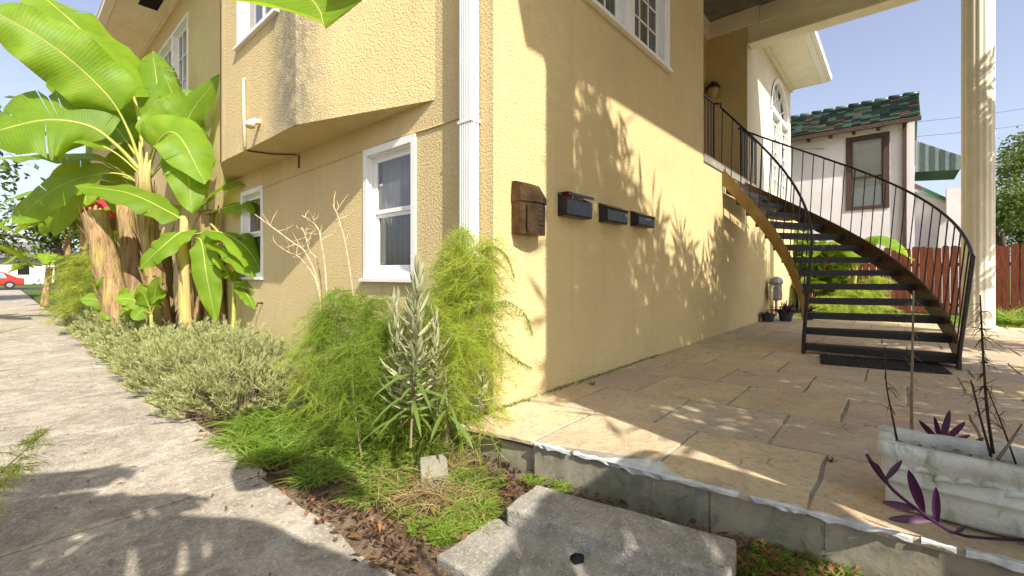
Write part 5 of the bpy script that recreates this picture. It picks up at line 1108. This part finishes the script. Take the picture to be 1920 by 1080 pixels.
# tiled roof: courses of tiles, each tile a part
eu, ez, ru, rz = UN-.36, 5.76, 17.25, 6.88; nc = 12; tw_ = .235
sl_ = Vector((ru-eu, 0, rz-ez)); SL = sl_.length; sd = sl_.normalized(); nd = Vector((-sd.z, 0, sd.x))
tm = []
for q in range(4):
    mb = MB(); L = SL/nc*1.22; m = 4; a_ = []
    for j in range(m+1): y = tw_*j/m; hgt = .012+.003*math.sin(math.pi*j/m); a_.append((mb.vert(Vector((0, -y, 0))+nd*(hgt+.055)), mb.vert(Vector((0, -y, 0))+sd*L+nd*hgt), mb.vert(Vector((0, -y, 0))+nd*(hgt+.015))))
    for j in range(m): mb.face((a_[j][0], a_[j+1][0], a_[j+1][1], a_[j][1])); mb.face((a_[j][2], a_[j+1][2], a_[j+1][0], a_[j][0]))
    tm.append(mb.mesh('roof_tile', [[plain('green_glazed_tile', (.035, .075, .05), .3, .5)], [plain('dark_roof_tile', (.028, .036, .034), .3, .5)], [plain('pale_green_roof_tile', (.13, .19, .14), .3, .5)], [plain('brick_red_roof_tile', (.22, .07, .045), .4, .4)]][q]))
rtm = MB(); rtm.quad((eu, VE-.12, ez), (eu, 7, ez), (ru, 7, rz), (ru, VE-.12, rz)); rtm.quad((20.6, VE-.12, 5.2), (20.6, 7, 5.2), (ru, 7, rz), (ru, VE-.12, rz)); nr = rtm.build('roof', M['tile'], NH)
for c_ in range(nc):
    vv = VE-.12+tw_*14.2
    for j in range(16):
        o = link('roof_tile', tm[(3 if R.random() < .045 else R.choice([0, 0, 0, 1, 1, 2, 2]))], nr); o.matrix_parent_inverse = Matrix(); y = VE-.12+tw_*(j+1); o.location = Vector((eu, y, ez))+sd*(SL/nc*c_)
nrest = MB()
for j in range(20):
    o = MB(); y = VE-.14+j*.36; o.tube([(ru, y, rz+.03), (ru, y+.40, rz+.06)], [.075, .09], 8); o.build('ridge_tile', tm[[0, 1, 2][j % 3]].materials[0], nr, smooth=True)
mb = MB(); mb.box(eu-.06, eu+.03, VE-.14, 7, ez-.14, ez-.01); mb.build('gutter', M['brown_trim'], NH); 
for j in range(8): y = VE+.2+j*.62; mb = MB(); mb.box(eu+.05, UN+.1, y, y+.08, ez-.17, ez-.08); mb.build('rafter_tail', M['brown_trim'], NH)
dv = wl(1696, 300, UN).y; mb = MB(); mb.box(UN-.09, UN-.004, dv-.05, dv+.05, GZ, ez-.05); mb.build('downspout', M['brown_trim'], NH)
mb = MB(); A0 = P(1719, 262, 16.0); aw_ = empty('striped_awning', (17, VE-1, 4.6), 'green and white striped metal awning on the side of the white house', 'awning')
a0, a1 = Vector((UN+.25, VE-.02, wl(1719, 263, UN+.25).z)), None
yo = wl(1800, 292, UN+.25); zb0 = wl(1719, 322, UN+.25).z; n_ = 9
for j in range(n_):                                    # vertical slats of the near cheek
    t0, t1 = j/n_, (j+1)/n_; f = lambda t: VE-.02+(yo.y-VE)*t; zt = lambda t: a0.z+(yo.z-a0.z)*t; zb = lambda t: zb0-.08*t
    m = MB(); th = .012*(j % 2); xx = UN+.25-th; m.quad((xx, f(t0), zb(t0)), (xx, f(t1), zb(t1)), (xx, f(t1), zt(t1)), (xx, f(t0), zt(t0))); m.quad((xx+.02, f(t0), zb(t0)), (xx+.02, f(t1), zb(t1)), (xx+.02, f(t1), zt(t1)), (xx+.02, f(t0), zt(t0))); m.build('slat', plain('awning_stripe', (.07, .105, .095) if j % 2 else (.20, .245, .225), .5, .3), aw_)
m = MB(); m.quad((UN+.25, VE-.02, a0.z), (UN+2.2, VE-.02, a0.z), (UN+2.2, yo.y, yo.z), (UN+.25, yo.y, yo.z)); m.quad((UN+.25, yo.y, zb0-.08), (UN+2.2, yo.y, zb0-.08), (UN+2.2, yo.y, yo.z), (UN+.25, yo.y, yo.z)); m.quad((UN+.27, VE-.02, zb0+.02), (UN+2.2, VE-.02, zb0+.02), (UN+2.2, yo.y, zb0-.06), (UN+.27, yo.y, zb0-.06)); m.build('cover', plain('awning_green', (.05, .085, .075), .5, .3), aw_)  # last quad: dark panel added under the awning to stand for the shade inside
# low wing and garden wall of the neighbour
mb = MB(); t0, t1 = wl(1719, 352, UN+.4), wl(1782, 382, UN+.4); mb.face([mb.vert(p) for p in ((UN+.4, VE-.001, GZ), (UN+.4, t1.y-.4, GZ), (UN+.4, t1.y-.4, t1.z-.25), (UN+.4, VE-.001, t0.z-.1))]); mb.build('wing_wall', M['white_stucco'], NH)
mb = MB(); mb.quad((UN+.2, VE, t0.z+.12), (UN+3, VE, t0.z+.35), (UN+3, t1.y-.3, t1.z), (UN+.2, t1.y-.3, t1.z-.12)); mb.quad((UN+.2, VE, t0.z+.12), (UN+.2, VE, t0.z), (UN+.2, t1.y-.3, t1.z-.24), (UN+.2, t1.y-.3, t1.z-.12)); mb.build('wing_roof', M['tile'], NH)
gw = tag(sheet('garden_wall', [(UN-.2, wl(1775, 400, UN-.2).y), (UN+.15, wl(1775, 400, UN-.2).y), (UN+.15, wl(1835, 400, UN-.2).y), (UN-.2, wl(1835, 400, UN-.2).y)], wl(1790, 352, UN-.2).z, M['white_stucco'], 4.0, None), 'white stucco garden wall stepping down from the white house', 'wall')

# ------------------------------------------------------------------ trees
def tree(name, base, h, crowns, nleaf, ls, label, seed, mat='tree1', group=None, trunk=.16, clump=34, elong=1.8, cr_=.45):
    rr = random.Random(seed); base = Vector(base); o = empty(name, base, label, 'tree', group); m = MB()
    top = base+Vector((rr.uniform(-.3, .3), rr.uniform(-.3, .3), h*.55)); m.tube(spline([base, base.lerp(top, .5)+Vector((rr.uniform(-.15, .15), rr.uniform(-.15, .15), 0)), top], 10), [trunk*(1-.5*i/10) for i in range(11)], 8)
    for (c, r3) in crowns: c = Vector(c); m.tube(spline([base.lerp(top, rr.uniform(.5, .95)), (top+c)/2+Vector((rr.uniform(-.3, .3), rr.uniform(-.3, .3), .2)), c], 6), [trunk*.45, trunk*.4, trunk*.35, trunk*.3, trunk*.22, trunk*.15, trunk*.08], 6)
    m.build('trunk', M['bark'], o, smooth=True); m = MB(); n_c = max(1, nleaf//clump); vol = [r[0]*r[1]*r[2] for _, r in crowns]; tot = sum(vol)
    for (c, r3), vo in zip(crowns, vol):
        for i in range(max(3, int(n_c*vo/tot))):
            a, b = rr.uniform(0, 6.28), math.acos(rr.uniform(-1, 1)); q = rr.random()**.4; p = Vector(c)+Vector((r3[0]*q*math.sin(b)*math.cos(a), r3[1]*q*math.sin(b)*math.sin(a), r3[2]*q*math.cos(b)))
            for k_ in range(clump):
                d = Vector((rr.gauss(0, 1), rr.gauss(0, 1), rr.gauss(0, .8))); pp2 = p+d*cr_*.45; ld = (d.normalized()*.6+Vector((rr.uniform(-1, 1), rr.uniform(-1, 1), rr.uniform(-.9, .4)))).normalized(); s_ = ld.cross(Vector((rr.uniform(-1, 1), rr.uniform(-1, 1), rr.uniform(-1, 1)))); s_ = s_.normalized() if s_.length > .01 else X; L = ls*elong*rr.uniform(.7, 1.3)
                m.strip([pp2, pp2+ld*L*.5, pp2+ld*L], [ls*.15, ls*rr.uniform(.6, 1), ls*.08], s_)
    m.build('crown', M[mat], o); return o
TG = 'trees on the open side of the patio'
tree('shade_tree', (.3, -5.9, GZ), 7.6, [((.0, -5.3, 6.8), (.8, .9, .95)), ((.8, -5.3, 6.0), (.9, .9, .8)), ((-.1, -5.4, 5.4), (.9, .9, .8)), ((1.3, -5.3, 4.6), (1.0, .9, .9)), ((.2, -5.5, 4.0), (1.0, .9, .8)), ((1.4, -5.4, 3.2), (1.0, .9, .7))], 7000, .08, 'slim shade tree nearest the steps, on the open side of the patio', 801, group=TG, elong=4.4, cr_=.26, clump=30)
tree('shade_tree', (3.2, -6.0, GZ), 6.8, [((2.4, -5.3, 5.4), (1.0, .9, .85)), ((3.5, -5.4, 5.3), (1.1, .9, .95)), ((2.6, -5.3, 4.0), (1.2, .9, .8)), ((4.1, -5.4, 4.2), (1.1, .9, .8)), ((3.1, -5.4, 3.0), (1.2, .9, .7)), ((4.3, -5.5, 6.0), (.9, .9, .9))], 7500, .085, 'broad shade tree in the middle of the open side of the patio', 802, group=TG, elong=4.0, cr_=.26, clump=30)
tree('shade_tree', (6.4, -6.3, GZ), 7.4, [((5.4, -5.7, 6.3), (1.1, 1.0, 1.0)), ((6.5, -5.9, 6.4), (1.1, 1.0, 1.0)), ((5.6, -5.8, 4.8), (1.2, 1.0, .9)), ((7.2, -6.0, 5.0), (1.2, 1.0, 1.0)), ((6.2, -5.8, 3.6), (1.3, 1.0, .8))], 10500, .09, 'shade tree beyond the column, on the open side of the patio', 803, group=TG, elong=3.6, cr_=.28, clump=30)
tg = P(1925, 540, 19); tree('garden_tree', (tg.x, tg.y, GZ), 8, [(P(1920, 330, 19), (1.0, 1.0, 1.1)), (P(1915, 390, 18.6), (1.0, 1.0, .9)), (P(1960, 300, 20), (1.6, 1.6, 1.4)), (P(1905, 440, 19), (.9, .9, .8)), (P(1970, 400, 20), (1.6, 1.6, 1.2))], 14000, .10, 'bushy green tree above the fence beside the column', 811, 'tree2', None, .2, elong=1.5, cr_=.45)
tree('garden_tree', (22, -5.2, GZ), 5, [((22, -5.3, 3.7), (.9, .9, .7)), ((22.4, -4.8, 3.3), (.8, .8, .6))], 2600, .10, 'small tree showing under the striped awning', 812, 'tree2', None, .12, elong=1.5, cr_=.5)
tree('street_tree', (-6.0, 27, GZ), 10, [((-5.5, 26, 7.4), (2.8, 2.8, 2.2)), ((-7, 27.5, 6.2), (3.0, 3, 2.2)), ((-3.6, 27, 6.4), (2.2, 2.4, 1.8)), ((-4.6, 25.8, 5.2), (2.2, 2.2, 1.2))], 9000, .20, 'loose street tree seen through the banana leaves', 813, 'tree2', 'street trees', .3, elong=1.5, cr_=.9)
tree('street_tree', (2.0, 70, GZ), 10, [((-1, 70, 6), (5, 4, 3)), ((5, 70, 6.5), (5, 4, 3.2)), ((-7, 71, 5), (4, 4, 2.6))], 5000, .34, 'dark far tree behind the parked red car', 814, 'tree2', 'street trees', .4, elong=1.4, cr_=1.3)
# leafy shrubs behind the stairs
def bush(name, c, rr3, n, ls, label, seed, mat='shrub', group=None, elong=1.6):
    rr = random.Random(seed); c = Vector(c); o = empty(name, (c.x, c.y, GZ), label, 'shrub', group); m = MB()
    for i in range(n):
        a, b = rr.uniform(0, 6.28), math.acos(rr.uniform(-1, 1)); q = rr.random()**.35; p = c+Vector((rr3[0]*q*math.sin(b)*math.cos(a), rr3[1]*q*math.sin(b)*math.sin(a), rr3[2]*q*math.cos(b))); d = Vector((rr.uniform(-1, 1), rr.uniform(-1, 1), rr.uniform(-.8, .6))).normalized(); s_ = d.cross(Vector((rr.uniform(-.5, .5), rr.uniform(-.5, .5), 1))).normalized(); L = ls*elong*rr.uniform(.7, 1.3); m.strip([p, p+d*L*.35, p+d*L*.7-Z*L*.05, p+d*L-Z*L*.12], [ls*.2, ls, ls*.8, ls*.1], s_)
    m.build('leaves', M[mat], o); m = MB()
    for i in range(7): a = i*.9; m.tube([(c.x+.05*math.cos(a), c.y+.05*math.sin(a), GZ), (c.x+rr3[0]*.5*math.cos(a), c.y+rr3[1]*.5*math.sin(a), c.z+rr3[2]*.3)], [.02, .008], 5)
    m.build('stems', M['bark'], o)
bush('leafy_shrub', P(1540, 500, 12.6), (.7, .8, .75), 420, .16, 'large-leaved green shrub behind the upper stair treads', 901, group='shrubs behind the stairs')
bush('leafy_shrub', P(1500, 470, 13.0), (.6, .7, .7), 300, .16, 'large-leaved shrub at the house corner behind the stairs', 902, group='shrubs behind the stairs')
bush('leafy_shrub', P(1585, 545, 12.0), (.5, .7, .4), 260, .12, 'low leafy shrub in front of the fence', 903, group='shrubs behind the stairs')
bush('leafy_shrub', (-3.4, 17.5, .5), (.5, 1.6, .8), 700, .12, 'leafy hedge shrub across the walkway near the street', 904)

# ------------------------------------------------------------------ left background: awning, car, house, wires
ra = empty('red_awning', (-.5, 15.6, 2.6), 'red canvas awning over a side door of the yellow house', 'awning'); mb = MB(); v0, v1 = 13.2, 17.6
mb.quad((-.01, v0, 3.25), (-.01, v1, 3.25), (-1.15, v1, 2.75), (-1.15, v0, 2.75)); mb.quad((-1.15, v0, 2.75), (-1.15, v1, 2.75), (-1.15, v1, 2.5), (-1.15, v0, 2.5)); mb.face([mb.vert(p) for p in ((-.01, v0, 3.25), (-1.15, v0, 2.75), (-1.15, v0, 2.5), (-.01, v0, 2.5))]); mb.build('canvas', M['red_cloth'], ra)
mb = MB(); mb.tube([(-.02, v0+.02, 2.52), (-1.13, v0+.02, 2.52), (-1.13, v1-.02, 2.52), (-.02, v1-.02, 2.52)], .015, 5); mb.build('frame', M['steel'], ra)
ca = empty('parked_car', (-3.2, 53, GZ), 'small red car parked in the street at the end of the walkway', 'car'); mb = MB(); cz = GZ+.05
prof = [(-2.1, .35), (-2.15, .7), (-1.2, .86), (-.75, 1.36), (.9, 1.42), (1.7, .95), (2.1, .88), (2.12, .35)]
A_ = [mb.vert((-3.2+x, 52.2, cz+z)) for x, z in prof]; B_ = [mb.vert((-3.2+x, 53.9, cz+z)) for x, z in prof]; mb.face(A_[::-1]); mb.face(B_)
for i in range(8): mb.face((A_[i], A_[(i+1) % 8], B_[(i+1) % 8], B_[i]))
bd = mb.build('body', M['red_car'], ca, bevel=.06)
for x0, x1 in ((-.85, .05), (.12, .95)): mb = MB(); mb.quad((-3.2+x0-.18, 52.18, cz+.9), (-3.2+x1+.2*(x1 > .5), 52.18, cz+.9), (-3.2+x1, 52.18, cz+1.3), (-3.2+x0+.15, 52.18, cz+1.3)); mb.build('window', M['turq'], ca)
for x in (-1.35, 1.3):
    for y in (52.2, 53.7): mb = MB(); mb.tube([(-3.2+x, y-.05, cz+.33), (-3.2+x, y+.2, cz+.33)], .32, 16); wh = mb.build('wheel', M['rubber'], ca); mb = MB(); mb.tube([(-3.2+x, y-.06, cz+.33), (-3.2+x, y-.04, cz+.33)], .18, 12); mb.build('rim', M['steel'], wh)
fh = empty('street_house', (-3, 82, GZ), 'low white house with a grey roof across the street', 'house'); mb = MB(); mb.box(-14, 6, 80, 92, GZ, 3.0); mb.build('wall', M['white_stucco'], fh); mb = MB(); mb.prism([(-15, 79.2), (7, 79.2), (7, 93), (-15, 93)], 3.0, 3.15)
a = [mb.vert(p) for p in ((-15, 79.2, 3.15), (7, 79.2, 3.15), (7, 93, 3.15), (-15, 93, 3.15))]; b = [mb.vert(p) for p in ((-10, 86, 5.3), (2, 86, 5.3))]; mb.face((a[0], a[1], b[1], b[0])); mb.face((a[2], a[3], b[0], b[1])); mb.face((a[1], a[2], b[1])); mb.face((a[3], a[0], b[0])); mb.build('roof', M['greyroof'], fh)
for x in (-11, -7.5, -4, -.5, 3): mb = MB(); mb.box(x-.6, x+.6, 79.93, 79.99, .9, 2.4); wn = mb.build('window', M['white'], fh); mb = MB(); mb.box(x-.5, x+.5, 79.9, 79.925, 1.0, 2.3); mb.build('pane', M['dark'], wn)
def wire(p, q, sag, label):
    m = MB(); pts = [p.lerp(q, i/16)-Z*sag*4*(i/16)*(1-i/16) for i in range(17)]; m.tube(pts, .011, 4); tag(m.build('power_line', M['wire']), label, 'wire', 'power lines')
wire(P(1690, 231, 19), P(2000, 190, 24), .1, 'upper power line crossing the sky behind the column')
wire(P(1690, 258, 19), P(2000, 222, 24), .1, 'lower power line crossing the sky behind the column')
wire(P(1486, 278, 15.2), P(1700, 262, 15.0), .12, 'thin service wire crossing the front of the white house')
